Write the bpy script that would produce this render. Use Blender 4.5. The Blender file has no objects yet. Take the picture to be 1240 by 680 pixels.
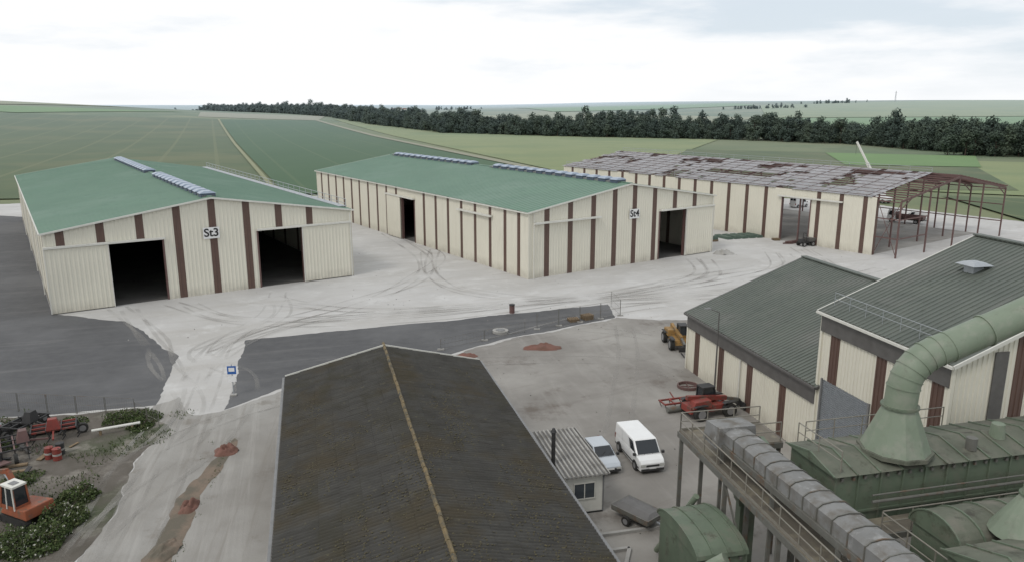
import bpy, bmesh, math, random
from mathutils import Vector, Matrix, noise
random.seed(7)
R=random.random
def U(a,b): return a+(b-a)*random.random()
scene=bpy.context.scene
COL=scene.collection
# ------------------------------------------------------------ materials
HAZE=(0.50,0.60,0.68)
def mat(name,c1,c2=None,scale=1.0,rough=0.8,bump=0.0,bscale=20,c3=None,s3=0.1,t3=(0.5,0.62),metal=0.0,
        c4=None,s4=0.05,t4=(0.5,0.6),stretch=(1,1,1),haze=False,rand_obj=False,spec=0.5,m3=1.0,m4=1.0,detail=6,
        streak=None,grime=None,lines=None):
    m=bpy.data.materials.new(name); m.use_nodes=True
    nt=m.node_tree; N=nt.nodes; L=nt.links
    b=N['Principled BSDF']; b.inputs['Roughness'].default_value=rough; b.inputs['Metallic'].default_value=metal
    b.inputs['Specular IOR Level'].default_value=spec
    tc=N.new('ShaderNodeTexCoord'); mp=N.new('ShaderNodeMapping'); mp.inputs['Scale'].default_value=stretch
    L.new(tc.outputs['Object'],mp.inputs['Vector'])
    vec=mp.outputs['Vector']
    def nz(sc,det=6,r=0.6,v=None,dist=0):
        n=N.new('ShaderNodeTexNoise'); n.inputs['Scale'].default_value=sc; n.inputs['Detail'].default_value=det
        n.inputs['Roughness'].default_value=r; n.inputs['Distortion'].default_value=dist; L.new(v or vec,n.inputs['Vector']); return n.outputs['Fac']
    def mr(v,a,bb,lo=0,hi=1):
        q=N.new('ShaderNodeMapRange'); q.inputs[1].default_value=a; q.inputs[2].default_value=bb
        q.inputs[3].default_value=lo; q.inputs[4].default_value=hi; L.new(v,q.inputs[0]); return q.outputs[0]
    def mth(op,a,bb=None):
        q=N.new('ShaderNodeMath'); q.operation=op
        for i,v in enumerate((a,bb)):
            if v is None: continue
            if isinstance(v,(int,float)): q.inputs[i].default_value=v
            else: L.new(v,q.inputs[i])
        return q.outputs[0]
    def mix(f,a,bb):
        x=N.new('ShaderNodeMix'); x.data_type='RGBA'
        if isinstance(f,float): x.inputs[0].default_value=f
        else: L.new(f,x.inputs[0])
        for i,v in ((6,a),(7,bb)):
            if isinstance(v,tuple): x.inputs[i].default_value=(*v,1)
            else: L.new(v,x.inputs[i])
        return x.outputs[2]
    if c2 is None: c2=tuple(v*0.82 for v in c1)
    col=mix(mr(nz(scale,detail),0.3,0.7),c1,c2)
    if c3: col=mix(mr(nz(s3),t3[0],t3[1],0,m3),col,c3)
    if c4: col=mix(mr(nz(s4,8,.7),t4[0],t4[1],0,m4),col,c4)
    if streak:
        for (ang,sx,sy,lo,hi,amt,cc) in streak:
            m2=N.new('ShaderNodeMapping'); m2.inputs['Rotation'].default_value=(0,0,ang)
            m3_=N.new('ShaderNodeMapping'); m3_.inputs['Scale'].default_value=(sx,sy,1)
            L.new(tc.outputs['Object'],m2.inputs['Vector']); L.new(m2.outputs[0],m3_.inputs['Vector'])
            col=mix(mr(nz(1.0,7,.65,m3_.outputs[0],.4),lo,hi,0,amt),col,cc)
    if grime:
        sp=N.new('ShaderNodeSeparateXYZ'); L.new(tc.outputs['Object'],sp.inputs[0])
        f=mth('MULTIPLY',mr(sp.outputs['Z'],0,grime[0],1,0),mr(nz(0.8,6),.3,.65,0.1,grime[2]))
        col=mix(f,col,grime[1])
        m3_=N.new('ShaderNodeMapping'); m3_.inputs['Scale'].default_value=(1.5,1.5,.10); L.new(tc.outputs['Object'],m3_.inputs['Vector'])
        col=mix(mr(nz(1,4,.5,m3_.outputs[0]),.55,.8,0,.18),col,grime[1])
    if lines:
        sp=N.new('ShaderNodeSeparateXYZ'); L.new(tc.outputs['Object'],sp.inputs[0])
        a=mth('ADD',mth('MULTIPLY',sp.outputs['X'],lines[0]),mth('MULTIPLY',sp.outputs['Y'],lines[1]))
        a=mth('FRACT',mth('DIVIDE',a,lines[2]))
        f=mth('MULTIPLY',mth('LESS_THAN',a,lines[3]),lines[4])
        col=mix(f,col,lines[5])
    if rand_obj:
        oi=N.new('ShaderNodeObjectInfo')
        hs=N.new('ShaderNodeHueSaturation'); L.new(col,hs.inputs['Color'])
        L.new(mr(oi.outputs['Random'],0,1,0.65,1.35),hs.inputs['Value'])
        L.new(mr(oi.outputs['Random'],0,1,0.53,0.48),hs.inputs['Hue']); col=hs.outputs[0]
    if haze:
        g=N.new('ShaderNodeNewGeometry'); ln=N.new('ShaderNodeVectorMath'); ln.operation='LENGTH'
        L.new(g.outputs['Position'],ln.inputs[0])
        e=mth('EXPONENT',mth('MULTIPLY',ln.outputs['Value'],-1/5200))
        col=mix(mth('SUBTRACT',1.0,e),col,HAZE)  # bluish aerial haze painted into the base colour, stronger with distance from the origin
    L.new(col,b.inputs['Base Color'])
    if bump>0:
        bp=N.new('ShaderNodeBump'); bp.inputs['Strength'].default_value=bump; bp.inputs['Distance'].default_value=0.05
        L.new(nz(bscale,4),bp.inputs['Height']); L.new(bp.outputs[0],b.inputs['Normal'])
    return m

M={}
M['cream']=mat('cream_cladding',(0.69,0.662,0.565),(0.645,0.618,0.525),0.25,0.5,grime=(1.5,(0.36,0.33,0.275),0.7))
M['brown']=mat('brown_cladding',(0.12,0.072,0.056),(0.10,0.06,0.048),1.0,0.5)
M['groof']=mat('green_roof_sheet',(0.12,0.21,0.15),(0.10,0.18,0.13),0.15,0.55,c3=(0.15,0.235,0.18),s3=0.08,t3=(0.5,0.75),c4=(0.085,0.16,0.118),s4=0.5,t4=(0.55,0.75),streak=[(0,.12,2.5,.5,.75,.45,(0.17,0.225,0.175))])
M['groof2']=mat('dark_green_roof_sheet',(0.108,0.122,0.103),(0.082,0.095,0.082),0.4,0.6,c3=(0.135,0.14,0.125),s3=0.2,t3=(0.5,0.7),c4=(0.06,0.07,0.058),s4=1.2,t4=(0.55,0.75),streak=[(0,.25,3.0,.5,.75,.5,(0.15,0.155,0.135))])
M['trimw']=mat('white_trim',(0.66,0.65,0.60),(0.58,0.57,0.52),2,0.5)
M['trimg']=mat('grey_trim',(0.20,0.20,0.20),(0.15,0.15,0.15),2,0.5)
M['dband']=mat('grey_band',(0.12,0.115,0.11),(0.085,0.08,0.075),1.5,0.5)
M['galv']=mat('galvanised_steel',(0.42,0.44,0.46),(0.33,0.35,0.37),3,0.45,metal=0.4)
M['vent']=mat('vent_polycarbonate',(0.34,0.40,0.48),(0.24,0.29,0.37),1,0.35)
M['ventd']=mat('vent_upstand',(0.09,0.115,0.16),(0.06,0.08,0.12),1,0.5)
M['dark']=mat('dark_interior',(0.03,0.03,0.03),(0.02,0.02,0.02),1,0.9)
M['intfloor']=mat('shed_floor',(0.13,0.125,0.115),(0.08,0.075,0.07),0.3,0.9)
M['redsteel']=mat('red_oxide_steel',(0.145,0.078,0.07),(0.105,0.062,0.057),2,0.6)
M['purlin']=mat('primed_purlin',(0.20,0.16,0.155),(0.15,0.12,0.115),2,0.6)
M['usheet']=mat('unfinished_roof_sheet',(0.30,0.295,0.30),(0.25,0.24,0.245),0.6,0.7,c3=(0.35,0.35,0.36),s3=0.25,t3=(0.5,0.65),c4=(0.21,0.185,0.18),s4=0.8,t4=(0.55,0.7),m4=.6)
M['usheet2']=mat('primed_roof_panel',(0.24,0.225,0.225),(0.28,0.27,0.275),0.5,0.7)
M['vent2']=mat('grey_roof_panel',(0.32,0.32,0.335),(0.27,0.265,0.275),0.7,0.6,c3=(0.23,0.20,0.195),s3=0.9)
BR=(0.36,0.34,0.31)
M['chalk']=mat('chalk_yard',(0.50,0.49,0.475),(0.43,0.42,0.405),0.12,0.95,0.4,3,c3=(0.38,0.365,0.34),s3=0.045,t3=(0.46,0.66),c4=(0.58,0.575,0.56),s4=0.25,t4=(0.52,0.72),m3=0.75,m4=0.7,
   streak=[(-0.35,.05,.55,.50,.74,.55,BR),(-0.9,.06,.7,.54,.76,.45,(0.36,0.34,0.315)),(.6,.08,.9,.56,.78,.35,(0.35,0.335,0.31))])
M['yard']=mat('concrete_yard',(0.235,0.22,0.20),(0.185,0.172,0.155),0.25,0.9,0.3,6,c3=(0.31,0.295,0.27),s3=0.07,t3=(0.45,0.65),c4=(0.115,0.095,0.078),s4=0.13,t4=(0.56,0.66),m4=0.85,
   streak=[(-1.8,.08,.6,.52,.76,.5,(0.34,0.325,0.30)),(-0.5,.10,.8,.55,.75,.45,(0.15,0.13,0.115))])
M['drive']=mat('concrete_drive',(0.27,0.257,0.235),(0.22,0.208,0.19),0.25,0.9,0.3,6,c3=(0.33,0.32,0.30),s3=0.1,t3=(0.45,0.68),c4=(0.17,0.15,0.125),s4=0.25,t4=(0.57,0.70),m4=.8,
   streak=[(-1.85,.05,1.1,.50,.72,.6,(0.385,0.37,0.345)),(-1.75,.06,1.5,.54,.74,.55,(0.18,0.16,0.135))])
M['asph']=mat('asphalt',(0.09,0.09,0.092),(0.068,0.068,0.071),0.8,0.85,0.3,12,c3=(0.12,0.12,0.122),s3=0.06,t3=(0.45,0.65),c4=(0.155,0.15,0.145),s4=0.25,t4=(0.60,0.75),m4=0.5,streak=[(-0.3,.05,.7,.53,.74,.5,(0.16,0.155,0.15))])
M['dirt']=mat('bare_dirt',(0.12,0.105,0.09),(0.08,0.07,0.055),0.5,0.95,0.6,4,c3=(0.055,0.065,0.033),s3=0.15,t3=(0.48,0.6),c4=(0.21,0.19,0.165),s4=0.3,t4=(0.51,0.65))
M['rust']=mat('orange_soil',(0.205,0.155,0.115),(0.16,0.125,0.095),0.8,0.95,0.6,4,c3=(0.12,0.105,0.08),s3=0.5,t3=(0.45,0.57))
M['track']=mat('tyre_track',(0.37,0.355,0.33),(0.34,0.325,0.30),0.5,0.95)
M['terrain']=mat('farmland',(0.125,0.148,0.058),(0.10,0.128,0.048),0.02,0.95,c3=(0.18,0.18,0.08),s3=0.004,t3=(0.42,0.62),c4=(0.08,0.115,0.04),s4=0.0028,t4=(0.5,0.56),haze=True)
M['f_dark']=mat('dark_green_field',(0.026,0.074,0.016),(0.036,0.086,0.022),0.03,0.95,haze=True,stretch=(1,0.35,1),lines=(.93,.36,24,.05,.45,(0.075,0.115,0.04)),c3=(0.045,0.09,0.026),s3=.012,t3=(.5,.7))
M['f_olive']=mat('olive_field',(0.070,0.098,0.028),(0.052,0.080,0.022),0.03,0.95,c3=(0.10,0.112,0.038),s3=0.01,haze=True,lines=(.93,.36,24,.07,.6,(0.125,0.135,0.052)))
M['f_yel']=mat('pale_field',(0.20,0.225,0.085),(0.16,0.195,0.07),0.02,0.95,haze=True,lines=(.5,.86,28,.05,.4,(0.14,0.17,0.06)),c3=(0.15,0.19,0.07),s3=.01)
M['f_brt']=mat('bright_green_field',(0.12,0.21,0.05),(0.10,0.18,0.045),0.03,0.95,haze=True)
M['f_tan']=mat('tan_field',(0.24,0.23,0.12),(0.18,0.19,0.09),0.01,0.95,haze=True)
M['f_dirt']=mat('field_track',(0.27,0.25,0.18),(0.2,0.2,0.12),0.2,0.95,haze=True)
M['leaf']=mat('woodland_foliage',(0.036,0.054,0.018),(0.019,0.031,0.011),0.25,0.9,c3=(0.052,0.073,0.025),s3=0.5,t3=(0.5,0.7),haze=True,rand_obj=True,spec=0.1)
M['shrub']=mat('shrub_foliage',(0.07,0.10,0.035),(0.04,0.06,0.02),1.5,0.85,c3=(0.11,0.125,0.055),s3=2.5,spec=0.2)
M['flower']=mat('white_blossom',(0.45,0.45,0.38),None,2,0.8)
M['bark']=mat('bark',(0.08,0.06,0.045),None,2,0.9)
M['green']=mat('green_machine_paint',(0.13,0.165,0.115),(0.10,0.13,0.09),0.8,0.6,c3=(0.155,0.155,0.12),s3=1.0,t3=(0.5,0.7),c4=(0.065,0.065,0.045),s4=1.4,t4=(0.55,0.7),grime=(1,(0.08,0.075,0.055),.5))
M['greend']=mat('weathered_green_roof',(0.125,0.135,0.10),(0.09,0.098,0.072),0.8,0.75,c3=(0.165,0.155,0.125),s3=0.7,t3=(0.48,0.68),c4=(0.05,0.048,0.035),s4=1.2,t4=(0.54,0.68))
M['duct']=mat('green_duct_paint',(0.195,0.235,0.172),(0.162,0.20,0.143),0.9,0.55,c3=(0.235,0.25,0.20),s3=1.2,t3=(0.5,0.7),c4=(0.12,0.125,0.09),s4=1.5,t4=(0.56,0.75),m4=.8,grime=(1,(0.10,0.10,0.075),.5))
M['csteel']=mat('grey_conveyor_cover',(0.225,0.225,0.22),(0.17,0.17,0.165),0.9,0.85,c3=(0.13,0.118,0.10),s3=1.0,t3=(0.48,0.68),c4=(0.29,0.29,0.285),s4=1.5,t4=(.55,.7),spec=.25)
M['rsteel']=mat('dull_steel',(0.15,0.15,0.135),(0.11,0.105,0.09),2,0.6,c3=(0.13,0.09,0.06),s3=1.5,t3=(0.55,0.65))
M['grate']=mat('walkway_plate',(0.16,0.14,0.11),(0.12,0.105,0.082),1.5,0.8,c3=(0.21,0.185,0.135),s3=0.8)
M['rail']=mat('railing_paint',(0.22,0.21,0.18),(0.18,0.16,0.13),3,0.6)
M['barn']=mat('fibre_cement_roof',(0.070,0.068,0.062),(0.048,0.046,0.042),0.7,0.95,0.5,8,c3=(0.060,0.051,0.036),s3=0.22,t3=(0.48,0.62),c4=(0.11,0.10,0.065),s4=2.2,t4=(0.60,0.70),m4=0.8,
   streak=[(0,.35,5.0,.48,.7,.6,(0.032,0.030,0.026)),(0,.5,4.0,.55,.75,.4,(0.10,0.098,0.09)),(0,.25,.2,.52,.64,.5,(0.044,0.040,0.026))],spec=.2)
M['ridge']=mat('lichen_ridge_tile',(0.20,0.145,0.07),(0.11,0.09,0.055),2.0,0.9,0.4,8,c3=(0.07,0.065,0.05),s3=1.5,t3=(0.50,0.62))
M['moss']=mat('roof_moss',(0.10,0.085,0.045),(0.055,0.048,0.028),3,0.95)
M['barnwall']=mat('render_wall',(0.30,0.28,0.25),(0.22,0.20,0.18),0.6,0.9,c3=(0.15,0.13,0.11),s3=0.4)
M['fc']=mat('ribbed_fibre_cement',(0.38,0.37,0.34),(0.27,0.26,0.24),1.0,0.8,c3=(0.18,0.17,0.15),s3=0.8,t3=(0.5,0.65))
M['white']=mat('white_paint',(0.76,0.76,0.75),(0.70,0.70,0.69),1.0,0.3)
M['silver']=mat('silver_paint',(0.50,0.53,0.56),(0.46,0.49,0.52),1,0.3,metal=0.3)
M['glass']=mat('tinted_glass',(0.02,0.025,0.03),None,1,0.08)
M['win']=mat('window_glass',(0.05,0.06,0.07),None,1,0.1)
M['tyre']=mat('tyre_rubber',(0.025,0.024,0.022),None,2,0.85)
M['plastic']=mat('black_plastic',(0.035,0.034,0.034),None,2,0.6)
M['chrome']=mat('wheel_alloy',(0.35,0.35,0.36),None,1,0.35,metal=0.6)
M['red']=mat('red_paint',(0.26,0.045,0.033),(0.17,0.035,0.027),1.5,0.6,c3=(0.11,0.065,0.05),s3=2.0,t3=(0.5,0.65))
M['yellow']=mat('yellow_orange_paint',(0.32,0.18,0.05),(0.24,0.14,0.045),1.5,0.6,c3=(0.12,0.09,0.05),s3=2.0,t3=(0.5,0.65))
M['orange']=mat('orange_paint',(0.30,0.085,0.035),(0.22,0.07,0.035),1.5,0.6,c3=(0.13,0.08,0.055),s3=2.0,t3=(0.5,0.65))
M['blue']=mat('blue_sign_face',(0.03,0.12,0.38),None,1,0.4)
M['black']=mat('black_lettering',(0.012,0.012,0.012),None,1,0.6)
M['conc']=mat('precast_concrete',(0.36,0.35,0.33),(0.28,0.27,0.25),1.2,0.85,0.3,10)
M['tarp']=mat('green_tarpaulin',(0.08,0.12,0.095),(0.055,0.085,0.065),1,0.7)
M['wood']=mat('timber',(0.24,0.17,0.10),(0.15,0.11,0.07),2,0.8)
M['redmud']=mat('red_aggregate',(0.19,0.09,0.07),(0.14,0.08,0.06),1.5,0.95,0.6,5)
M['lamp']=mat('lamp_lens',(0.55,0.55,0.52),None,1,0.2)

# ------------------------------------------------------------ mesh builder
class MB:
    def __init__(s): s.v=[]; s.f=[]; s.m=[]; s.mats=[]
    def mi(s,m):
        if m not in s.mats: s.mats.append(m)
        return s.mats.index(m)
    def face(s,pts,m):
        i=len(s.v); s.v+= [tuple(p) for p in pts]; s.f.append(tuple(range(i,i+len(pts)))); s.m.append(s.mi(m))
    def hexa(s,b,t,m):
        i=len(s.v); s.v+=[tuple(p) for p in b]+[tuple(p) for p in t]; k=s.mi(m)
        for f in ((3,2,1,0),(4,5,6,7),(0,1,5,4),(1,2,6,5),(2,3,7,6),(3,0,4,7)):
            s.f.append(tuple(i+q for q in f)); s.m.append(k)
    def box(s,x0,x1,y0,y1,z0,z1,m):
        s.hexa([(x0,y0,z0),(x1,y0,z0),(x1,y1,z0),(x0,y1,z0)],[(x0,y0,z1),(x1,y0,z1),(x1,y1,z1),(x0,y1,z1)],m)
    def beam(s,p,q,w,h,m):
        p=Vector(p); q=Vector(q); d=(q-p).normalized()
        up=Vector((0,0,1)) if abs(d.z)<0.98 else Vector((0,1,0))
        r=d.cross(up).normalized()*(w/2); u=r.cross(d).normalized()*(h/2)
        s.hexa([p-r-u,p+r-u,q+r-u,q-r-u],[p-r+u,p+r+u,q+r+u,q-r+u],m)
    def cyl(s,p,q,r,m,n=12,r2=None,caps=True):
        p=Vector(p); q=Vector(q); d=(q-p).normalized(); r2=r if r2 is None else r2
        a=d.orthogonal().normalized(); b=d.cross(a); i=len(s.v); k=s.mi(m)
        for j in range(n):
            t=2*math.pi*j/n; o=a*math.cos(t)+b*math.sin(t)
            s.v.append(tuple(p+o*r)); s.v.append(tuple(q+o*r2))
        for j in range(n):
            j2=(j+1)%n; s.f.append((i+2*j,i+2*j2,i+2*j2+1,i+2*j+1)); s.m.append(k)
        if caps:
            s.f.append(tuple(i+2*j for j in range(n))[::-1]); s.m.append(k)
            s.f.append(tuple(i+2*j+1 for j in range(n))); s.m.append(k)
    def tube(s,pts,r,m,n=20):
        pts=[Vector(p) for p in pts]; k=s.mi(m); i0=len(s.v)
        for i,p in enumerate(pts):
            d=(pts[min(i+1,len(pts)-1)]-pts[max(i-1,0)]).normalized()
            a=Vector((0.23,1,0)).cross(d)
            a=a.normalized(); b=d.cross(a)
            for j in range(n):
                t=2*math.pi*j/n; s.v.append(tuple(p+(a*math.cos(t)+b*math.sin(t))*r))
        for i in range(len(pts)-1):
            for j in range(n):
                j2=(j+1)%n; s.f.append((i0+i*n+j,i0+i*n+j2,i0+(i+1)*n+j2,i0+(i+1)*n+j)); s.m.append(k)
    def obj(s,name,parent=None,smooth=False,bevel=0):
        me=bpy.data.meshes.new(name); me.from_pydata(s.v,[],s.f)
        for mm in s.mats: me.materials.append(M[mm])
        me.polygons.foreach_set('material_index',s.m)
        if smooth: me.polygons.foreach_set('use_smooth',[True]*len(s.f))
        me.update(); o=bpy.data.objects.new(name,me); COL.objects.link(o)
        if parent: o.parent=parent
        if bevel:
            bm=bmesh.new(); bm.from_mesh(me); bmesh.ops.remove_doubles(bm,verts=bm.verts,dist=0.0005); bmesh.ops.recalc_face_normals(bm,faces=bm.faces); bm.to_mesh(me); bm.free()
            b=o.modifiers.new('bevel','BEVEL'); b.width=bevel; b.segments=2; b.limit_method='ANGLE'
        return o
def empty(name,loc=(0,0,0),ang=0):
    e=bpy.data.objects.new(name,None); e.location=loc; e.rotation_euler=(0,0,ang); COL.objects.link(e); return e

# ------------------------------------------------------------ terrain
def ss(a,b,x):
    t=max(0,min(1,(x-a)/(b-a))); return t*t*(3-2*t)
def hgt(x,y):
    h=0
    g=math.exp(-((x+1100)**2+(y-1100)**2)/(2*450**2))
    h+=42*max(0,g-0.05)*ss(230,600,y)
    h+=30*ss(100,1500,x)*ss(650,2400,y)
    h+=10*ss(900,3000,y)*ss(-600,400,x)
    h+=16*ss(3000,8000,y)
    h+=(6*math.sin(x/900+1.3)*math.sin(y/1400))*ss(900,2500,y)
    return h
def grid_axis(vals):
    out=[]
    for (a,b,st) in vals:
        x=a
        while x<b-1e-6: out.append(x); x+=st
    out.append(vals[-1][1]); return out
xs=grid_axis([(-16000,-4000,1000),(-4000,-1600,120),(-1600,1600,30),(1600,4000,120),(4000,16000,1000)])
ys=grid_axis([(-400,200,100),(200,1600,30),(1600,4000,80),(4000,22000,1000)])
me=bpy.data.meshes.new('ground'); V=[(x,y,hgt(x,y)-0.02) for y in ys for x in xs]; nx=len(xs)
F=[(j*nx+i,j*nx+i+1,(j+1)*nx+i+1,(j+1)*nx+i) for j in range(len(ys)-1) for i in range(nx-1)]
me.from_pydata(V,[],F); me.materials.append(M['terrain']); me.polygons.foreach_set('use_smooth',[True]*len(F))
g=bpy.data.objects.new('ground',me); COL.objects.link(g)
def field(name,q,m,off=0.3,n=30):
    a,b,c,d=[Vector(p) for p in q]; V=[];F=[]
    for j in range(n+1):
        for i in range(n+1):
            u=i/n; v=j/n; p=(a*(1-u)+b*u)*(1-v)+(d*(1-u)+c*u)*v
            V.append((p.x,p.y,hgt(p.x,p.y)+off))
    for j in range(n):
        for i in range(n):
            k=j*(n+1)+i; F.append((k,k+1,k+n+2,k+n+1))
    me=bpy.data.meshes.new(name); me.from_pydata(V,[],F); me.materials.append(M[m]); me.polygons.foreach_set('use_smooth',[True]*len(F))
    o=bpy.data.objects.new(name,me); COL.objects.link(o)
field('farm_field',[(-64,215),(31,240),(-252,1005),(-350,930)],'f_dark',0.35)
field('farm_field',[(-520,150),(-66,215),(-352,930),(-800,800)],'f_olive',0.3)
field('farm_field',[(-400,990),(-252,1010),(-300,1250),(-480,1200)],'f_dirt',0.25)
field('farm_field',[(36,240),(60,330),(150,562),(-250,1085)],'f_yel',0.25)
field('farm_field',[(40,232),(150,225),(222,385),(100,440)],'f_olive',0.32)
field('farm_field',[(140,322),(190,310),(228,378),(165,405)],'f_brt',0.5)
field('farm_field',[(120,225),(300,130),(420,240),(205,350)],'f_yel',0.25)
field('farm_field',[(110,150),(300,60),(330,120),(120,212)],'f_olive',0.4)
field('farm_field',[(200,760),(620,640),(1100,1250),(420,1300)],'f_brt',0.3)
field('farm_field',[(430,1310),(1100,1260),(1700,2300),(700,2200)],'f_yel',0.6)
field('farm_field',[(630,640),(1300,700),(2100,1500),(1110,1245)],'f_olive',0.6)
field('farm_field',[(-200,1300),(190,900),(420,1310),(100,1900)],'f_tan',0.6)
field('farm_field',[(100,1910),(690,2210),(900,3300),(0,3300)],'f_brt',0.8)
field('farm_field',[(-1300,1250),(-700,1000),(-620,1350),(-1200,1600)],'f_tan',0.6)
field('farm_field',[(-900,900),(-560,880),(-480,1150),(-700,990)],'f_brt',0.5)
field('farm_field',[(-1300,620),(-810,802),(-905,985),(-1500,1000)],'f_tan',0.5)
field('field_track',[(30,240),(34.5,241),(-250,1008),(-256,1006)],'f_dirt',0.6,60)
field('field_track',[(-67,215),(-65.4,215),(-350.5,931),(-353,931)],'f_tan',0.6,60)

def patch(name,poly,z,m,jit=0.35):
    pts=[]
    n=len(poly)
    for i in range(n):
        a=Vector(poly[i]); b=Vector(poly[(i+1)%n]); L=(b-a).length; k=max(1,int(L/0.5))
        for j in range(k):
            p=a.lerp(b,j/k); q=noise.noise_vector(Vector((p.x*0.2,p.y*0.2,z*50)))+0.4*noise.noise_vector(Vector((p.x*1.3,p.y*1.3,z*50)))
            pts.append((p.x+q.x*jit,p.y+q.y*jit,z))
    bm=bmesh.new(); f=bm.faces.new([bm.verts.new(p) for p in pts]); bmesh.ops.triangulate(bm,faces=[f])
    me=bpy.data.meshes.new(name)
    bmesh.ops.recalc_face_normals(bm,faces=bm.faces)
    bm.to_mesh(me); bm.free(); me.materials.append(M[m])
    o=bpy.data.objects.new(name,me); COL.objects.link(o); return o
patch('chalk_yard',[(-150,190),(-105,205),(-60,214),(15,212),(55,222),(92,196),(112,166),(126,140),(110,60),(60,-20),(-60,-20),(-60,60),(-150,120)],0.004,'chalk',1.0)
patch('asphalt_pavement',[(-160,185),(-108,172),(-80,128),(-56.4,90.2),(-46,86.8),(-34.3,74.2),(-30.4,61),(-42,58.3),(-160,52)],0.012,'asph',0.45)
patch('asphalt_pavement',[(-29,79.2),(-16.2,84.3),(0,90),(12.2,94.8),(12.6,88.2),(-1.8,79.2),(-6.4,74.6),(-20.6,65.3),(-24.1,60.1)],0.012,'asph',0.4)
patch('concrete_yard',[(-6.2,74.3),(-1.6,78.9),(13,88),(18,87),(40,90),(58,60),(50,5),(2,-5),(-12,20),(-6,60)],0.008,'yard',0.9)
patch('concrete_road',[(-30.4,60.8),(-29.2,63),(-26.5,59),(-24.3,59.8),(-20.4,64.8),(-6.6,74.2),(-3,58),(-10,10),(-14,-10),(-45,-10),(-23.9,34),(-25,43),(-26.6,47.7),(-27.1,55.9)],0.016,'drive',0.8)
patch('dirt_ground',[(-100,58),(-42,58.1),(-30.6,60.6),(-27.2,55.9),(-26.7,47.7),(-25,43),(-24,34),(-40,-10),(-100,-10)],0.020,'dirt',0.8)
patch('soil_strip',[(-21.4,54),(-20.6,53),(-20.0,45),(-19.0,36),(-17.8,28),(-19.5,28),(-20.9,38),(-21.6,46)],0.024,'rust',0.7)
def track(pts,w=0.45,gap=1.9,z=0.028,m='track'):
    mb=MB()
    P=[Vector((*p,0)) for p in pts]; S=[]
    for i in range(len(P)-1):
        p0=P[max(i-1,0)];p1=P[i];p2=P[i+1];p3=P[min(i+2,len(P)-1)]
        for k in range(12):
            t=k/12; S.append(0.5*((2*p1)+(p2-p0)*t+(2*p0-5*p1+4*p2-p3)*t*t+(3*p1-p0-3*p2+p3)*t**3))
    for o in (-gap/2,gap/2):
        prev=None
        for i in range(len(S)-1):
            d=(S[i+1]-S[i]).normalized(); nrm=Vector((-d.y,d.x,0))
            ww=w*(0.6+0.6*abs(noise.noise(S[i]*0.4)))
            a=S[i]+nrm*(o-ww/2); b=S[i]+nrm*(o+ww/2); a.z=b.z=z
            if prev: mb.face([prev[0],prev[1],b,a],m)
            prev=(a,b)
    return mb
tr=MB()
tm=M['track']; nt=tm.node_tree; bs=nt.nodes['Principled BSDF']
nn=nt.nodes.new('ShaderNodeTexNoise'); nn.inputs['Scale'].default_value=0.15; nn.inputs['Detail'].default_value=3
mrn=nt.nodes.new('ShaderNodeMapRange'); mrn.inputs[1].default_value=0.36; mrn.inputs[2].default_value=0.66; mrn.inputs[4].default_value=0.38
tcn=nt.nodes.new('ShaderNodeTexCoord'); nt.links.new(tcn.outputs['Object'],nn.inputs['Vector'])
nt.links.new(nn.outputs['Fac'],mrn.inputs[0]); nt.links.new(mrn.outputs[0],bs.inputs['Alpha'])
k=0; random.seed(21)
base=[[(-48,92),(-40,80),(-33,70),(-29,60),(-27,48),(-22,30)],[(-32,101),(-30,90),(-31,78),(-28,66),(-25,54),(-22,40),(-20,25)],
            [(-44,95),(-30,86),(-10,88),(10,98),(30,112),(40,118)],[(30,125),(28,112),(15,100),(-5,93),(-25,86),(-31,74)],
            [(45,130),(40,115),(22,103),(0,95),(-20,92),(-33,99)],[(-15,130),(-12,112),(-5,100),(12,97),(40,105),(60,118)],
            [(52,132),(50,115),(42,102),(30,97),(10,96)],[(-25,150),(-15,125),(-14,108),(-22,94),(-31,80),(-29,64)],
            [(13,85),(12,75),(10,64),(8,54)],[(-6,72),(4,73),(12,72),(16,68)],[(-22,60),(-14,69),(-2,79),(14,92),(30,98)],[(-27,52),(-22,60),(-12,67),(-4,76),(8,83),(16,80)]]
for pts in base+[[(x+U(-3,3),y+U(-2.5,2.5)) for x,y in p] for p in base[:8]]:
    t=track(pts,w=U(.35,.6),gap=U(1.7,2.2),z=0.028+0.003*k)
    off=len(tr.v); tr.v+=t.v; tr.f+=[tuple(q+off for q in f) for f in t.f]; tr.m+=[tr.mi('track')]*len(t.f); k+=1
tr.obj('tyre_tracks_on_ground')

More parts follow.
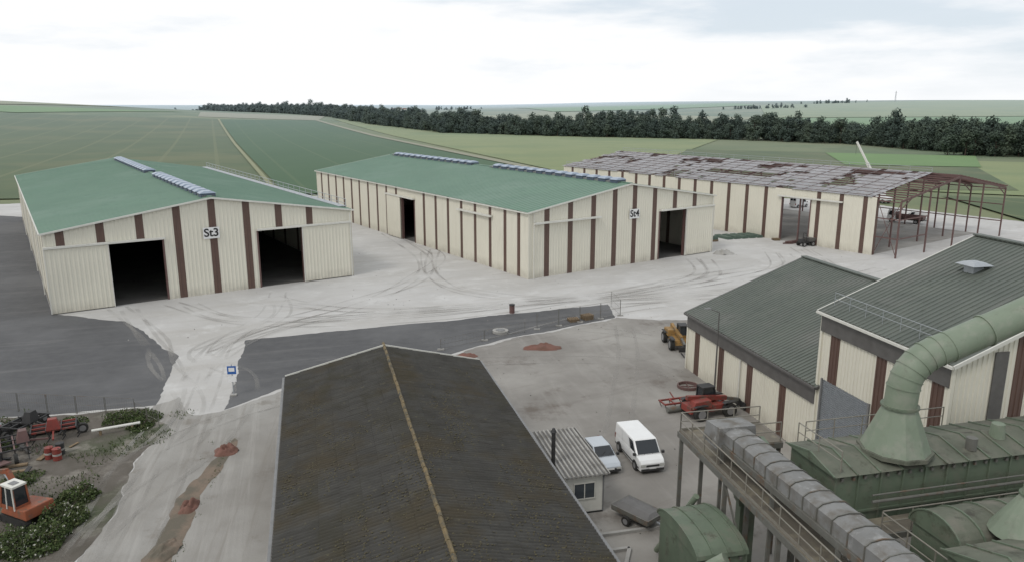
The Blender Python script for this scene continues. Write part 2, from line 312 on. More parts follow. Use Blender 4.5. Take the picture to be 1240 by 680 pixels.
# ------------------------------------------------------------ sheds
def rib_wall(mb,p0,d,n,sA,sB,z0f,hf,m,pitch=0.5,depth=0.06,off=0.0):
    prof=[(0,0),(0.55,0),(0.65,1),(0.9,1),(1.0,0)]
    S=[(sA,0)]
    k=math.floor(sA/pitch)
    while k*pitch<sB:
        for a,o in prof[:-1]:
            s=(k+a)*pitch
            if sA+1e-4<s<sB-1e-4: S.append((s,o*depth))
        k+=1
    S.append((sB,0)); i=len(mb.v); mi=mb.mi(m)
    for s,o in S:
        x=p0[0]+d[0]*s+n[0]*(o+off); y=p0[1]+d[1]*s+n[1]*(o+off)
        mb.v.append((x,y,z0f)); mb.v.append((x,y,hf(s)))
    for j in range(len(S)-1):
        mb.f.append((i+2*j,i+2*j+2,i+2*j+3,i+2*j+1)); mb.m.append(mi)
def wall(mb,p0,d,n,L,hf,stripes,openings,pitch,ridge=None,base='cream'):
    cuts={0,L}
    if ridge: cuts.add(ridge)
    for a,b in stripes: cuts|={a,b}
    for o in openings: cuts|={o[0],o[1]}
    cuts=sorted(c for c in cuts if 0<=c<=L)
    for a,b in zip(cuts[:-1],cuts[1:]):
        mid=(a+b)/2; z0=0.0
        for o in openings:
            if o[0]<mid<o[1]: z0=o[2]
        m=base
        for st in stripes:
            if st[0]<mid<st[1]: m='brown'
        rib_wall(mb,p0,d,n,a,b,z0,hf,m,pitch,0.05)
def rib_roof(mb,xe,ze,xr,zr,y0,y1,pitch,depth,m):
    prof=[(0,0),(0.7,0),(0.76,1),(0.92,1)]
    S=[]; y=y0
    while y<y1:
        for a,o in prof:
            if y+a*pitch<y1: S.append((y+a*pitch,o*depth))
        y+=pitch
    S.append((y1,0)); i=len(mb.v); mi=mb.mi(m)
    for s,o in S: mb.v.append((xe,s,ze+o)); mb.v.append((xr,s,zr+o))
    for j in range(len(S)-1): mb.f.append((i+2*j,i+2*j+2,i+2*j+3,i+2*j+1)); mb.m.append(mi)
def st(c,w=0.95): return [(a-w/2,a+w/2) for a in c]
def text_sign(parent,txt,x,z,y=-0.25,W=2.1,H=1.5):
    mb=MB(); mb.box(x-W/2,x+W/2,y-0.03,y+0.03,z-H/2,z+H/2,'white')
    mb.obj('sign_board',parent)
    cu=bpy.data.curves.new('lettering','FONT'); cu.body=txt; cu.size=1.5; cu.align_x='CENTER'; cu.align_y='CENTER'; cu.extrude=0.01; cu.offset=0.03
    cu.materials.append(M['black']); o=bpy.data.objects.new('lettering',cu); COL.objects.link(o); o.parent=parent
    o.location=(x,y-0.05,z); o.rotation_euler=(math.pi/2,0,0)
def shed(name,origin,ang,W,L,he,hr,roof,front_st,left_st,front_op=(),left_op=(),pitch=0.5,rpitch=1.0,oh=0.35,fascia='trimw',lw=.95):
    e=empty(name,(*origin,0),ang)
    gf=lambda s: he+(hr-he)*(1-abs(s-W/2)/(W/2))
    mb=MB()
    wall(mb,(0,0),(1,0),(0,-1),W,gf,st(front_st),front_op,pitch,W/2)
    wall(mb,(0,0),(0,1),(-1,0),L,lambda s:he,st(left_st,lw),left_op,pitch)
    wall(mb,(0,L),(1,0),(0,1),W,gf,st(front_st),(),pitch,W/2)
    wall(mb,(W,0),(0,1),(1,0),L,lambda s:he,st(left_st,lw),(),pitch)
    mb.obj('walls',e)
    sl=(hr-he)/(W/2)
    mb=MB()
    rib_roof(mb,-oh,he-sl*oh+0.12,W/2,hr+0.12,-oh,L+oh,rpitch,0.06,roof)
    rib_roof(mb,W+oh,he-sl*oh+0.12,W/2,hr+0.12,-oh,L+oh,rpitch,0.06,roof)
    mb.obj('roof',e)
    mb=MB()
    for sx,x0 in ((1,-oh),(-1,W+oh)):
        for yy in (-oh-0.02,L+oh+0.02):
            mb.beam((x0,yy,he-sl*oh+0.02),(W/2,yy,hr+0.02),0.08,0.22,fascia)
    for x in (-oh-0.06,W+oh+0.06):
        mb.box(x-0.08,x+0.08,-oh,L+oh,he-sl*oh-0.08,he-sl*oh+0.08,fascia)
    mb.box(W/2-0.3,W/2+0.3,-oh,L+oh,hr+0.12,hr+0.22,roof)
    for x,y in ((0,0),(W,0),(0,L),(W,L)): mb.box(x-0.11,x+0.11,y-0.11,y+0.11,0,he-0.1,'cream')
    mb.obj('trim',e)
    mb=MB()
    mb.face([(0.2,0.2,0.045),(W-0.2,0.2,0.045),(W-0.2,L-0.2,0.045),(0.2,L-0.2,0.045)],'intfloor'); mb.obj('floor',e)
    return e,gf
def door_panel(e,a,b,z,side='front',y=-0.42):
    mb=MB()
    if side=='front':
        rib_wall(mb,(0,y),(1,0),(0,-1),a,b,0.15,lambda s:z,'cream',0.5,0.05,0)
        mb.box(a,b,y+0.01,y+0.12,0.12,z,'cream'); mb.box(a-0.02,a+0.08,y-0.08,y+0.14,0.1,z+0.02,'trimw'); mb.box(b-0.08,b+0.02,y-0.08,y+0.14,0.1,z+0.02,'trimw')
    else:
        rib_wall(mb,(y,0),(0,1),(-1,0),a,b,0.15,lambda s:z,'cream',0.5,0.05,0)
        mb.box(y+0.01,y+0.12,a,b,0.12,z,'cream')
    mb.obj('sliding_door',e)
def door_rail(e,a,b,z,side='front'):
    mb=MB()
    if side=='front': mb.box(a,b,-0.6,-0.12,z,z+0.25,'trimw')
    else: mb.box(-0.6,-0.12,a,b,z,z+0.25,'trimw')
    mb.obj('door_track',e)
def jambs(e,ops,side='front'):
    mb=MB()
    for a,b,z in ops:
        for s in (a,b):
            if side=='front': mb.box(s-0.1,s+0.1,-0.1,0.35,0,z,'redsteel')
            else: mb.box(-0.1,0.35,s-0.1,s+0.1,0,z,'redsteel')
        if side=='front': mb.box(a-0.1,b+0.1,-0.09,0.34,z,z+0.2,'trimw')
        else: mb.box(-0.09,0.34,a-0.1,b+0.1,z,z+0.2,'trimw')
    mb.obj('door_frame',e)
def ridge_vents(e,W,hr,runs):
    mb=MB()
    for a,b in runs:
        y=a
        while y+1.7<b:
            mb.box(W/2-0.95,W/2+0.95,y,y+1.7,hr-0.05,hr+0.5,'ventd')
            zc=hr+0.5
            mb.hexa([(W/2-1.1,y-0.05,zc),(W/2+1.1,y-0.05,zc),(W/2+1.1,y+1.75,zc),(W/2-1.1,y+1.75,zc)],
                    [(W/2-0.45,y+0.15,zc+0.3),(W/2+0.45,y+0.15,zc+0.3),(W/2+0.45,y+1.55,zc+0.3),(W/2-0.45,y+1.55,zc+0.3)],'vent')
            y+=2.9
        mb.box(W/2-0.8,W/2+0.8,a,b,hr-0.1,hr+0.25,'trimg')
    mb.obj('ridge_vents',e)
def railing(mb,pts,h=1.1,sp=1.5,r=0.025,m='rail',mid=True,n=6):
    for p,q in zip(pts[:-1],pts[1:]):
        p=Vector(p);q=Vector(q);L=(q-p).length;k=max(1,round(L/sp)); up=Vector((0,0,1))
        for i in range(k+1):
            a=p.lerp(q,i/k); mb.cyl(a,a+up*h,r*1.15,m,n)
        mb.cyl(p+up*h,q+up*h,r*1.2,m,n)
        if mid: mb.cyl(p+up*h*0.52,q+up*h*0.52,r,m,n)
def toe(mb,pts,m='rail'):
    for p,q in zip(pts[:-1],pts[1:]):
        mb.beam(Vector(p)+Vector((0,0,0.08)),Vector(q)+Vector((0,0,0.08)),0.02,0.15,m)

A34=math.radians(34)
W=39
# St3
ops=[(6.7,13.2,8.0),(25.3,31.6,8.0)]
e3,gf=shed('grain_storage_shed',(-56.3,90),A34,W,93,9.9,12.95,'groof',[1.7,6.1,10.6,15.1,19.5,24,28.4,32.8],[3+7.2*i for i in range(13)],ops,())
door_panel(e3,-0.2,6.8,8.0); door_panel(e3,31.5,38.8,8.0); door_rail(e3,-0.2,13.4,8.05); door_rail(e3,25.2,38.9,8.05); jambs(e3,ops)
ridge_vents(e3,W,12.95,[(1,38),(46,88)]); text_sign(e3,'St3',19.2,8.3)
mb=MB(); railing(mb,[(39.2,2,9.95),(39.2,91,9.95)],1.3,3.0,0.04,'galv')
mb.box(38.1,39.3,2,91,10.2,10.28,'galv'); mb.obj('roof_edge_walkway',e3)
mb=MB()
mb.box(-0.16,-0.12,0,93,0,0.35,'conc')
for yy in (12,30,50,70): mb.cyl((-0.25,yy,0),(-0.25,yy,9.7),0.07,'trimw',8)
mb.cyl((38.7,-0.5,0),(38.7,-0.5,9.5),0.06,'trimw',8)
mb.obj('downpipes',e3)
# St4
ops=[(26.3,32.2,8.0)]; lop=[(36.3,41.6,8.0)]
e4,gf=shed('grain_storage_shed',(2.4,109.1),A34,W,87,9.8,12.85,'groof',[3.3,7.7,12.2,16.5,20.7,25.1,29.7,34.4],[2.5,6.2,10.4,14.9,19.3,23.8,28.2,32.6,44,48.4,52.8,57.3,61.8,66,70.5,75,79.6,84],ops,lop,lw=.8)
door_panel(e4,32.2,38.9,8.0); door_rail(e4,26.2,38.9,8.05); door_rail(e4,0.8,13.4,8.05); jambs(e4,ops)
door_panel(e4,41.7,47.5,8.0,'left'); door_rail(e4,36,48,8.05,'left'); door_rail(e4,9.5,20,8.05,'left'); jambs(e4,lop,'left')
ridge_vents(e4,W,12.85,[(2,40),(47,85)]); text_sign(e4,'St4',20.5,8.1)
mb=MB(); mb.cyl((0.8,-0.25,0),(0.8,-0.25,9.6),0.07,'trimw',8); mb.cyl((38.5,-0.5,0),(38.5,-0.5,9.6),0.07,'trimw',8); mb.obj('downpipes',e4)
# B3 under construction
A35=math.radians(35.5)
e5=empty('shed_under_construction',(61.4,127.5,0),A35)
L5=83; he=9.8; hr=12.85; sl=(hr-he)/(W/2)
mb=MB()
wall(mb,(0,0),(0,1),(-1,0),L5,lambda s:he,st([2,6.4,10.8,22,26.4,30.8,35.2,39.6,44,48.4,52.8,57,61.5,66,70.5,75,79.5],.8),[(12.3,18.3,8.2)],0.5)
rib_wall(mb,(0,0),(1,0),(0,-1),0,0.8,0,lambda s:he,'brown',0.5)
wall(mb,(0,L5),(1,0),(0,1),W,lambda s: he+(hr-he)*(1-abs(s-W/2)/(W/2)),[],[],0.5,W/2)
mb.obj('walls',e5); jambs(e5,[(12.3,18.3,8.2)],'left'); door_rail(e5,6,19,8.3,'left')
mb=MB()
ny=15; bay=(L5+4)/ (ny-1)
for i in range(ny):
    yy=-4.0+i*bay
    for x in (0.3,W/4,W/2,3*W/4,W-0.3):
        if 1<i<ny-1 and x in (W/4,W/2,3*W/4): continue
        z=he+(hr-he)*(1-abs(x-W/2)/(W/2))-0.4
        mb.beam((x,yy,0),(x,yy,z),0.28,0.2,'redsteel')
    for sx in (0.3,W-0.3):
        mb.beam((sx,yy,he-0.35),(W/2,yy,hr-0.35),0.16,0.36,'redsteel')
        mb.beam((sx,yy,he-1.7),(sx+(3.5 if sx<5 else -3.5),yy,he+0.2),0.12,0.16,'redsteel')
for k in range(14):
    for sgn in (0,1):
        x=0.2+k*1.46; z=he+sl*x
        if sgn: x=W-x
        mb.beam((x,-4.2,z-.02),(x,L5,z-.02),0.09,0.2,'redsteel')
for z in (3.0,6.2,9.2): mb.beam((W-0.3,-4,z),(W-0.3,L5,z),0.1,0.18,'redsteel')
for z in (3.2,6.4): mb.beam((0.3,-4,z),(W*0.25,-4,z),0.1,0.18,'redsteel')
mb.beam((0.3,-4,0.2),(0.3,0,9.3),0.08,0.08,'redsteel'); mb.beam((0.3,0,0.2),(0.3,-4,9.3),0.08,0.08,'redsteel')
for z in (3.2,6.4,9.3): mb.beam((0.3,-4,z),(0.3,0,z),0.1,0.18,'redsteel')
mb.obj('steel_frame',e5)
mb=MB()
for k in range(9):
    for sgn in (0,1):
        x=.6+k*2.2; z=he+sl*x+.17
        if sgn: x=W-x
        mb.beam((x,1,z),(x,L5,z),.09,.08,'purlin')
for j in range(20):
    y=2+j*4.1
    mb.beam((0,y,he+.18),(W/2,y,hr+.18),.10,.06,'purlin'); mb.beam((W,y,he+.18),(W/2,y,hr+.18),.10,.06,'purlin')
mb.obj('roof_battens',e5)
mb=MB()
random.seed(11)
nyp=int(L5/1.2)
for sgn in (0,1):
    for k in range(12):
        x0=-0.3+k*1.65; x1=x0+1.63
        for j in range(0,nyp):
            y0=0.8+j*1.2
            if noise.noise(Vector((x0*.22+sgn*50,y0*.14,1)))+.25*noise.noise(Vector((x0*.9,y0*.9,3)))>(.28 if sgn==0 else .12) or R()<.04: continue
            y1=y0+1.18; dz=U(0.12,0.14)
            xa,xb=(x0,x1) if not sgn else (W-x0,W-x1)
            mb.face([(xa,y0,he+sl*x0+dz),(xb,y0,he+sl*x1+dz),(xb,y1,he+sl*x1+dz),(xa,y1,he+sl*x0+dz)],random.choice(['usheet','usheet','vent2','vent2','usheet2']) )
mb.obj('roof_panels',e5)
mb=MB(); railing(mb,[(.1,1,he+.1),(.1,L5-1,he+.1)],1.1,4,.03,'galv'); railing(mb,[(W/2,1,hr+.1),(W/2,L5-1,hr+.1)],.9,4,.03,'galv'); mb.obj('edge_protection',e5)
mb=MB(); mb.face([(0.2,0.2,0.04),(W-0.2,0.2,0.04),(W-0.2,L5-.2,0.04),(0.2,L5-.2,0.04)],'drive'); mb.obj('floor',e5)

# ------------------------------------------------------------ right-hand sheds
AR=math.atan2(.233,.972)
eR1,g1=shed('workshop_shed',(21.7,51.0),AR,24.3,20,5.6,10.3,'groof2',[4,9,14],[18,13.5,8.7,4],(),(),0.33,0.4,0.3,'dband')
mb=MB(); mb.box(-0.16,-0.08,0,20,4.2,5.35,'dband')
mb.cyl((-0.2,10,0),(-0.2,10,4.2),0.06,'trimw',8)
mb.obj('gutter_band',eR1)
eR2,g2=shed('tall_workshop_shed',(24.4,39.8),AR,24.3,11.5,11.1,15.75,'groof2',[4.6,9.2,14],[10,5.5,0.9],(),[(6.2,10.9,6.3)],0.33,0.4,0.3,'trimw')
mb=MB(); mb.box(-0.16,-0.08,0,11.5,9.7,10.85,'dband'); mb.box(2.6,3.5,-0.14,-0.08,6,11.6,'dband'); mb.obj('gutter_band',eR2)
mb=MB()
for k in range(42): mb.hexa([(0.02,6.2,k*.15),(0.06,6.2,k*.15),(0.06,10.9,k*.15),(0.02,10.9,k*.15)],[(-0.05,6.2,k*.15+.13),(0.06,6.2,k*.15+.13),(0.06,10.9,k*.15+.13),(-0.05,10.9,k*.15+.13)],'galv')
mb.box(-0.12,0.05,6.05,6.2,0,6.35,'trimg'); mb.box(-0.12,0.05,10.9,11.05,0,6.35,'trimg'); mb.obj('roller_door',eR2)
mb=MB(); railing(mb,[(0.6,0.2,11.5),(0.6,11.3,11.5)],0.9,1.6,0.018,'galv')
mb.obj('roof_rail',eR2)
mb=MB(); mb.box(7.7,8.5,7.2,8.0,14.2,14.75,'galv'); mb.hexa([(7.3,6.8,14.75),(8.9,6.8,14.75),(8.9,8.4,14.75),(7.3,8.4,14.75)],[(7.7,7.2,14.95),(8.5,7.2,14.95),(8.5,8.0,14.95),(7.7,8.0,14.95)],'galv'); mb.obj('roof_vent',eR2)

# ------------------------------------------------------------ barn in the foreground
AB=math.atan2(.256,.967)
eb=empty('old_barn',(-16.9,54.5,0),AB)
WB=14.5; LB=44
mb=MB()
def wave_roof(mb,x0,z0,x1,z1,ya,yb,pitch,amp,m,rows=7):
    mi=mb.mi(m)
    for r in range(rows):
        ta=r/rows; tb=(r+1)/rows+0.02
        if r==rows-1: tb=1
        xa=x0+(x1-x0)*ta; xb=x0+(x1-x0)*tb; za=z0+(z1-z0)*ta+0.035; zb=z0+(z1-z0)*tb
        i=len(mb.v); n=int((yb-ya)/pitch*6)
        for j in range(n+1):
            y=ya+(yb-ya)*j/n; o=amp*math.sin(2*math.pi*(y-ya)/pitch)+0.03*noise.noise(Vector((xa,y*0.5,0)))
            o2=0.04*noise.noise(Vector((xb*.5,math.floor(y/1.0)*3.1,r)))
            mb.v.append((xa,y,za+o)); mb.v.append((xb,y,zb+o+o2*.3))
        for j in range(n): mb.f.append((i+2*j,i+2*j+2,i+2*j+3,i+2*j+1)); mb.m.append(mi)
wave_roof(mb,-0.3,4.92,WB/2,6.75,-LB,0.2,0.28,0.04,'barn')
wave_roof(mb,WB+0.3,4.92,WB/2,6.75,-LB,0.2,0.28,0.04,'barn')
mb.obj('roof',eb,smooth=False)
mb=MB(); y=-LB
while y<0.1:
    L=1.0; dx=U(-.02,.02); mb.hexa([(WB/2-0.12+dx,y,6.72),(WB/2+0.12+dx,y,6.72),(WB/2+0.12+dx,y+L,6.74),(WB/2-0.12+dx,y+L,6.74)],[(WB/2-0.04+dx,y,6.88),(WB/2+0.04+dx,y,6.88),(WB/2+0.04+dx,y+L-0.02,6.85),(WB/2-0.04+dx,y+L-0.02,6.85)],'ridge'); y+=L
mb.obj('ridge_tiles',eb)
mb=MB()
mb.box(0,0.2,-LB,0,0,4.8,'barnwall'); mb.box(WB-0.2,WB,-LB,0,0,4.8,'barnwall')
for yy in (0,-LB):
    mb.face([(0.2,yy,0),(WB-0.2,yy,0),(WB-0.2,yy,4.8),(WB/2,yy,6.6),(0.2,yy,4.8)],'barnwall')
for xa in (-0.3,WB+0.3): mb.beam((xa,0.25,4.95),(WB/2,0.25,6.8),0.06,0.12,'trimw')
for xa in (-0.42,WB+0.42): mb.box(xa-0.08,xa+0.08,-LB,0.2,4.72,4.86,'trimg')
mb.obj('walls',eb)
random.seed(31); mb=MB()
for i in range(16000):
    y=-LB*(R()**0.8); x=U(0,WB)
    nv=noise.noise(Vector((x*.35,y*.25,7)))+.5*noise.noise(Vector((x*1.5,y*1.5,2)))
    if nv<(.50+y*.022): continue
    z=4.92+1.83*(1-abs(x-WB/2)/(WB/2+.3))+.04; s=U(.015,.05)
    mb.hexa([(x-s,y-s,z),(x+s,y-s*.7,z),(x+s*.8,y+s,z),(x-s,y+s*.8,z)],[(x-s*.5,y-s*.4,z+s*.6),(x+s*.4,y-s*.4,z+s*.6),(x+s*.4,y+s*.5,z+s*.6),(x-s*.4,y+s*.4,z+s*.6)],'moss')
mb.obj('roof_moss_cushions',eb)
# ------------------------------------------------------------ site hut
eh=empty('site_office_hut',(3.1,42.9,0),math.atan2(.24,.97))
mb=MB(); mb.box(0,2.7,0,6.3,0.1,2.6,'trimw')
for x in (0,2.7):
    for y in (0,6.3): mb.box(x-.05,x+.05,y-.05,y+.05,0.1,2.62,'trimg')
mb.box(-0.02,2.72,-0.02,6.32,0,0.12,'dark'); mb.obj('walls',eh)
mb=MB()
def ribx(mb,x0,x1,y0,y1,z0,z1,pitch,d,m):
    x=x0
    while x<x1:
        a=min(x+pitch*.55,x1); mb.hexa([(x,y0,z0-.05),(a,y0,z0-.05),(a,y1,z1-.05),(x,y1,z1-.05)],[(x+.03,y0,z0+d),(a-.03,y0,z0+d),(a-.03,y1,z1+d),(x+.03,y1,z1+d)],m); x+=pitch
mb.hexa([(-.3,-.3,2.66),(3.0,-.3,2.66),(3.0,6.6,2.76),(-.3,6.6,2.76)],[(-.3,-.3,2.70),(3.0,-.3,2.70),(3.0,6.6,2.80),(-.3,6.6,2.80)],'dband')
ribx(mb,-.3,3.0,-.32,6.62,2.71,2.81,0.3,0.07,'fc'); mb.obj('roof',eh)
mb=MB(); mb.box(0.8,2.1,-0.05,-0.01,1.1,2.1,'win')
for a,b,c,d in ((.74,2.16,2.1,2.16),(.74,2.16,1.04,1.1)): mb.box(a,b,-0.08,-0.01,c,d,'trimw')
for x in (.74,1.43,2.1): mb.box(x,x+.05,-0.075,-0.012,1.1,2.1,'trimw')
mb.box(2.71,2.74,1.0,1.9,0.15,2.1,'trimg'); mb.box(2.705,2.735,3.0,4.4,1.1,2.1,'win'); mb.obj('windows',eh)
mb=MB(); mb.cyl((-0.1,1.6,0),(-0.1,1.6,5.0),0.13,'plastic',12); mb.cyl((-0.1,1.6,5.0),(-0.1,1.6,5.25),0.2,'plastic',12,0.08); mb.obj('flue',eh)

# ------------------------------------------------------------ vehicles
def wheel(mb,x,y,r,w):
    mb.cyl((x,y-w/2,r),(x,y+w/2,r),r,'tyre',20)
    s=1 if y>0 else -1
    mb.cyl((x,y+s*(w/2-.02),r),(x,y+s*(w/2+.015),r),r*.6,'chrome',14)
def car(name,loc,head,L,Wd,prof,gh,col,van=False,wr=0.32,wb=None):
    e=empty(name,(*loc,0.01),head); mb=MB(); w=Wd/2
    zb=0.22; n=len(prof)
    def hw(x):
        t=abs(x)/(L/2); return w*(1-0.10*max(0,(t-0.75)/0.25)**2)
    top=[[(x,-hw(x)*0.97,z),(x,hw(x)*0.97,z)] for x,z in prof]
    mid=[[(x,-hw(x),z*0.62+0.1),(x,hw(x),z*0.62+0.1)] for x,z in prof]
    bot=[[(x*0.99,-hw(x)*0.95,zb),(x*0.99,hw(x)*0.95,zb)] for x,z in prof]
    for i in range(n-1):
        mb.face([top[i][0],top[i+1][0],top[i+1][1],top[i][1]],col)
        for k in (0,1):
            mb.face([bot[i][k],bot[i+1][k],mid[i+1][k],mid[i][k]],col); mb.face([mid[i][k],mid[i+1][k],top[i+1][k],top[i][k]],col)
        mb.face([bot[i][0],bot[i+1][0],bot[i+1][1],bot[i][1]],'plastic')
    for i in (0,n-1):
        mb.face([bot[i][0],bot[i][1],mid[i][1],mid[i][0]],col); mb.face([mid[i][0],mid[i][1],top[i][1],top[i][0]],col)
    mb.obj('body',e,bevel=0.05)
    xr0,xr1,xt0,xt1,zbelt,zr=gh; wbm=w*0.95; wt=w*(0.9 if van else 0.78)
    B=[(xr0,-wbm,zbelt),(xr1,-wbm,zbelt),(xr1,wbm,zbelt),(xr0,wbm,zbelt)]; T=[(xt0,-wt,zr),(xt1,-wt,zr),(xt1,wt,zr),(xt0,wt,zr)]
    mb=MB(); mb.hexa(B,T,col); mb.obj('cabin',e,bevel=0.09)
    mb=MB()
    def bil(a,b,c,d,u0,u1,v0,v1,off,m):
        a,b,c,d=map(Vector,(a,b,c,d)); nn_=(b-a).cross(d-a).normalized()*off
        def P(u,v): return (a*(1-u)+b*u)*(1-v)+(d*(1-u)+c*u)*v+nn_
        q=[P(u0,v0),P(u1,v0),P(u1,v1),P(u0,v1)]; mb.face(q,m)
    bil(B[1],B[2],T[2],T[1],.06,.94,.06,.92,.012,'glass')
    if not van: bil(B[3],B[0],T[0],T[3],.08,.92,.1,.9,.012,'glass')
    else:
        bil(B[3],B[0],T[0],T[3],.08,.46,.5,.88,.012,'glass'); bil(B[3],B[0],T[0],T[3],.54,.92,.5,.88,.012,'glass')
    for a,b,c,d,fl in ((B[0],B[1],T[1],T[0],0),(B[2],B[3],T[3],T[2],1)):
        segs=[(.08,.34),(.37,.64),(.67,.94)] if not van else [(.74,.95)]
        if fl: segs=[(1-q,1-p) for p,q in segs]
        for p,q in segs: bil(a,b,c,d,p,q,.12,.86,.012,'glass')
        if van:
            for p in ((.71,.36) if not fl else (.29,.64)): bil(a,b,c,d,p,p+.006,.0,.95,.013,'trimg')
    zf=prof[-1][1]
    for s in (-1,1):
        mb.box(L/2-.12,L/2+.012,s*w*.72-.18,s*w*.72+.18,zf-.24,zf-.04,'lamp')
        mb.box(-L/2-.012,-L/2+.1,s*w*.82-.1,s*w*.82+.1,.75,1.1,'red')
        mb.box(xr1-.15,xr1+.02,s*(w+.10)-.09,s*(w+.10)+.09,zbelt+.02,zbelt+.2,'plastic')
        mb.box(-L/2*.9,L/2*.9,s*(w-.01)-.01,s*(w-.01)+.012,.42,.5,'plastic')
    mb.box(L/2-.05,L/2+.02,-w*.5,w*.5,zf-.24,zf-.1,'plastic'); mb.box(L/2-.05,L/2+.03,-w*.86,w*.86,.25,.42,'plastic'); mb.box(L/2+.02,L/2+.045,-.26,.26,.42,.53,'white')
    for s in (-.35,.25): mb.beam((xr1-.03,s,zbelt+.03),(xr1-.3,s+.45,zbelt+.3),.02,.02,'plastic')
    mb.obj('glazing_and_lights',e)
    mb=MB()
    wb=wb or L*0.3
    for x in (-wb,wb*1.02):
        for s in (-1,1):
            wheel(mb,x,s*(w-.1),wr,.2)
            mb.cyl((x,s*(w-.15),wr+.02),(x,s*(w+.004),wr+.02),wr+.07,'plastic',20)
            mb.cyl((x,s*(w+.002),wr),(x,s*(w+.02),wr),wr,'tyre',20); mb.cyl((x,s*(w+.02),wr),(x,s*(w+.03),wr),wr*.62,'chrome',14)
    mb.obj('wheels',e)
    return e
hd=math.atan2(-5.3,1.3)
car('white_panel_van',(9.2,50.9),hd,4.9,1.95,[(-2.45,1.15),(1.35,1.15),(1.75,1.12),(2.25,0.98),(2.45,0.8)],(-2.42,1.75,-2.35,0.95,1.13,1.98),'white',True,0.33,1.5)
car('silver_hatchback_car',(6.3,50.3),hd+0.03,4.1,1.7,[(-2.05,0.85),(-1.9,0.95),(0.8,0.95),(1.2,0.9),(1.8,0.78),(2.05,0.6)],(-1.85,1.05,-1.3,0.25,0.93,1.45),'silver',False,0.31,1.25)
car('white_panel_van',(72,190),0.6,5.2,2.0,[(-2.6,1.2),(1.45,1.2),(1.85,1.15),(2.4,1.0),(2.6,0.8)],(-2.57,1.85,-2.5,1.05,1.17,2.4),'white',True,0.36,1.6)
car('white_panel_van',(90,168),2.6,4.6,1.9,[(-2.3,1.1),(1.3,1.1),(1.6,1.05),(2.1,0.95),(2.3,0.8)],(-2.2,1.6,-2.1,0.9,1.07,1.9),'white',True,0.33,1.4)
def lorry(name,loc,head,cab,bed):
    e=empty(name,(*loc,0.01),head); mb=MB()
    mb.box(-3.6,3.4,-.45,.45,.65,.9,'plastic')
    mb.hexa([(1.7,-1.15,.6),(3.5,-1.15,.6),(3.5,1.15,.6),(1.7,1.15,.6)],[(1.75,-1.1,2.8),(3.15,-1.1,2.8),(3.15,1.1,2.8),(1.75,1.1,2.8)],cab)
    mb.face([(3.46,-.95,1.6),(3.46,.95,1.6),(3.23,.95,2.6),(3.23,-.95,2.6)],'glass')
    for s in (-1,1): mb.face([(2.0,s*1.16,1.6),(3.1,s*1.16,1.6),(2.95,s*1.14,2.5),(2.0,s*1.14,2.5)],'glass')
    mb.box(-3.7,1.5,-1.2,1.2,1.0,1.15,bed)
    for s in (-1,1): mb.box(-3.7,1.5,s*1.2-.04,s*1.2+.04,1.15,1.75,bed)
    mb.box(-3.74,-3.66,-1.2,1.2,1.15,1.75,bed); mb.box(1.44,1.52,-1.2,1.2,1.15,2.3,bed)
    for x in (-2.4,2.5):
        for s in (-1,1): wheel(mb,x,s*1.0,.48,.3)
    mb.obj('lorry_body',e)
lorry('flatbed_lorry',(85.5,164),2.4,'white','redsteel')

def telehandler(name,loc,head,col,boomz=1.3):
    e=empty(name,(*loc,0.01),head); mb=MB()
    mb.hexa([(-2.2,-.75,.55),(1.7,-.75,.55),(1.7,.75,.55),(-2.2,.75,.55)],[(-2.2,-.7,1.15),(1.5,-.7,1.05),(1.5,.7,1.05),(-2.2,.7,1.15)],col)
    mb.hexa([(-2.1,-.95,1.0),(-.3,-.95,1.0),(-.3,-.1,1.0),(-2.1,-.1,1.0)],[(-1.9,-.9,1.6),(-.4,-.9,1.65),(-.4,-.15,1.65),(-1.9,-.15,1.6)],col)
    mb.obj('chassis',e,bevel=.04)
    mb=MB()
    x0,x1,y0,y1=-.6,.75,.1,.98
    mb.box(x0,x1,y0,y1,.8,1.35,col)
    mb.hexa([(x0+.03,y0+.03,1.35),(x1-.03,y0+.03,1.35),(x1-.03,y1-.03,1.35),(x0+.03,y1-.03,1.35)],[(x0+.08,y0+.06,2.25),(x1-.25,y0+.06,2.25),(x1-.25,y1-.06,2.25),(x0+.08,y1-.06,2.25)],'glass')
    for xa,xb in ((x0,x0+.06),(x1,x1-.22)):
        for y in (y0,y1): mb.beam((xa,y,1.35),(xb,y,2.27),.08,.08,'plastic')
    mb.box(x0-.02,x1-.15,y0-.03,y1+.03,2.25,2.36,'plastic'); mb.obj('cab',e)
    mb=MB()
    mb.beam((-2.2,-.02,1.75),(1.6,-.02,boomz),.3,.36,col); mb.beam((1.2,-.02,boomz+.05),(2.9,-.02,boomz-.35),.22,.26,'rsteel')
    mb.beam((2.9,-.02,boomz-.3),(3.1,-.02,.4),.3,.2,'plastic')
    mb.beam((3.12,-.7,.55),(3.12,.7,.55),.08,.5,'plastic')
    for y in (-.45,.45): mb.beam((3.1,y,.2),(4.2,y,.16),.12,.06,'plastic')
    mb.cyl((.6,-.02,.9),(1.3,-.02,boomz-.1),.07,'galv',8)
    mb.obj('telescopic_boom',e)
    mb=MB()
    for x in (-1.4,1.35):
        for s in (-1,1):
            wheel(mb,x,s*.98,.6,.42)
            mb.hexa([(x-.65,s*.98-.2,1.25),(x+.65,s*.98-.2,1.25),(x+.65,s*.98+.2,1.25),(x-.65,s*.98+.2,1.25)],[(x-.45,s*.98-.2,1.35),(x+.45,s*.98-.2,1.35),(x+.45,s*.98+.2,1.35),(x-.45,s*.98+.2,1.35)],'plastic')
    mb.obj('wheels',e)
telehandler('red_telehandler',(16.3,59.0),0.35,'red')
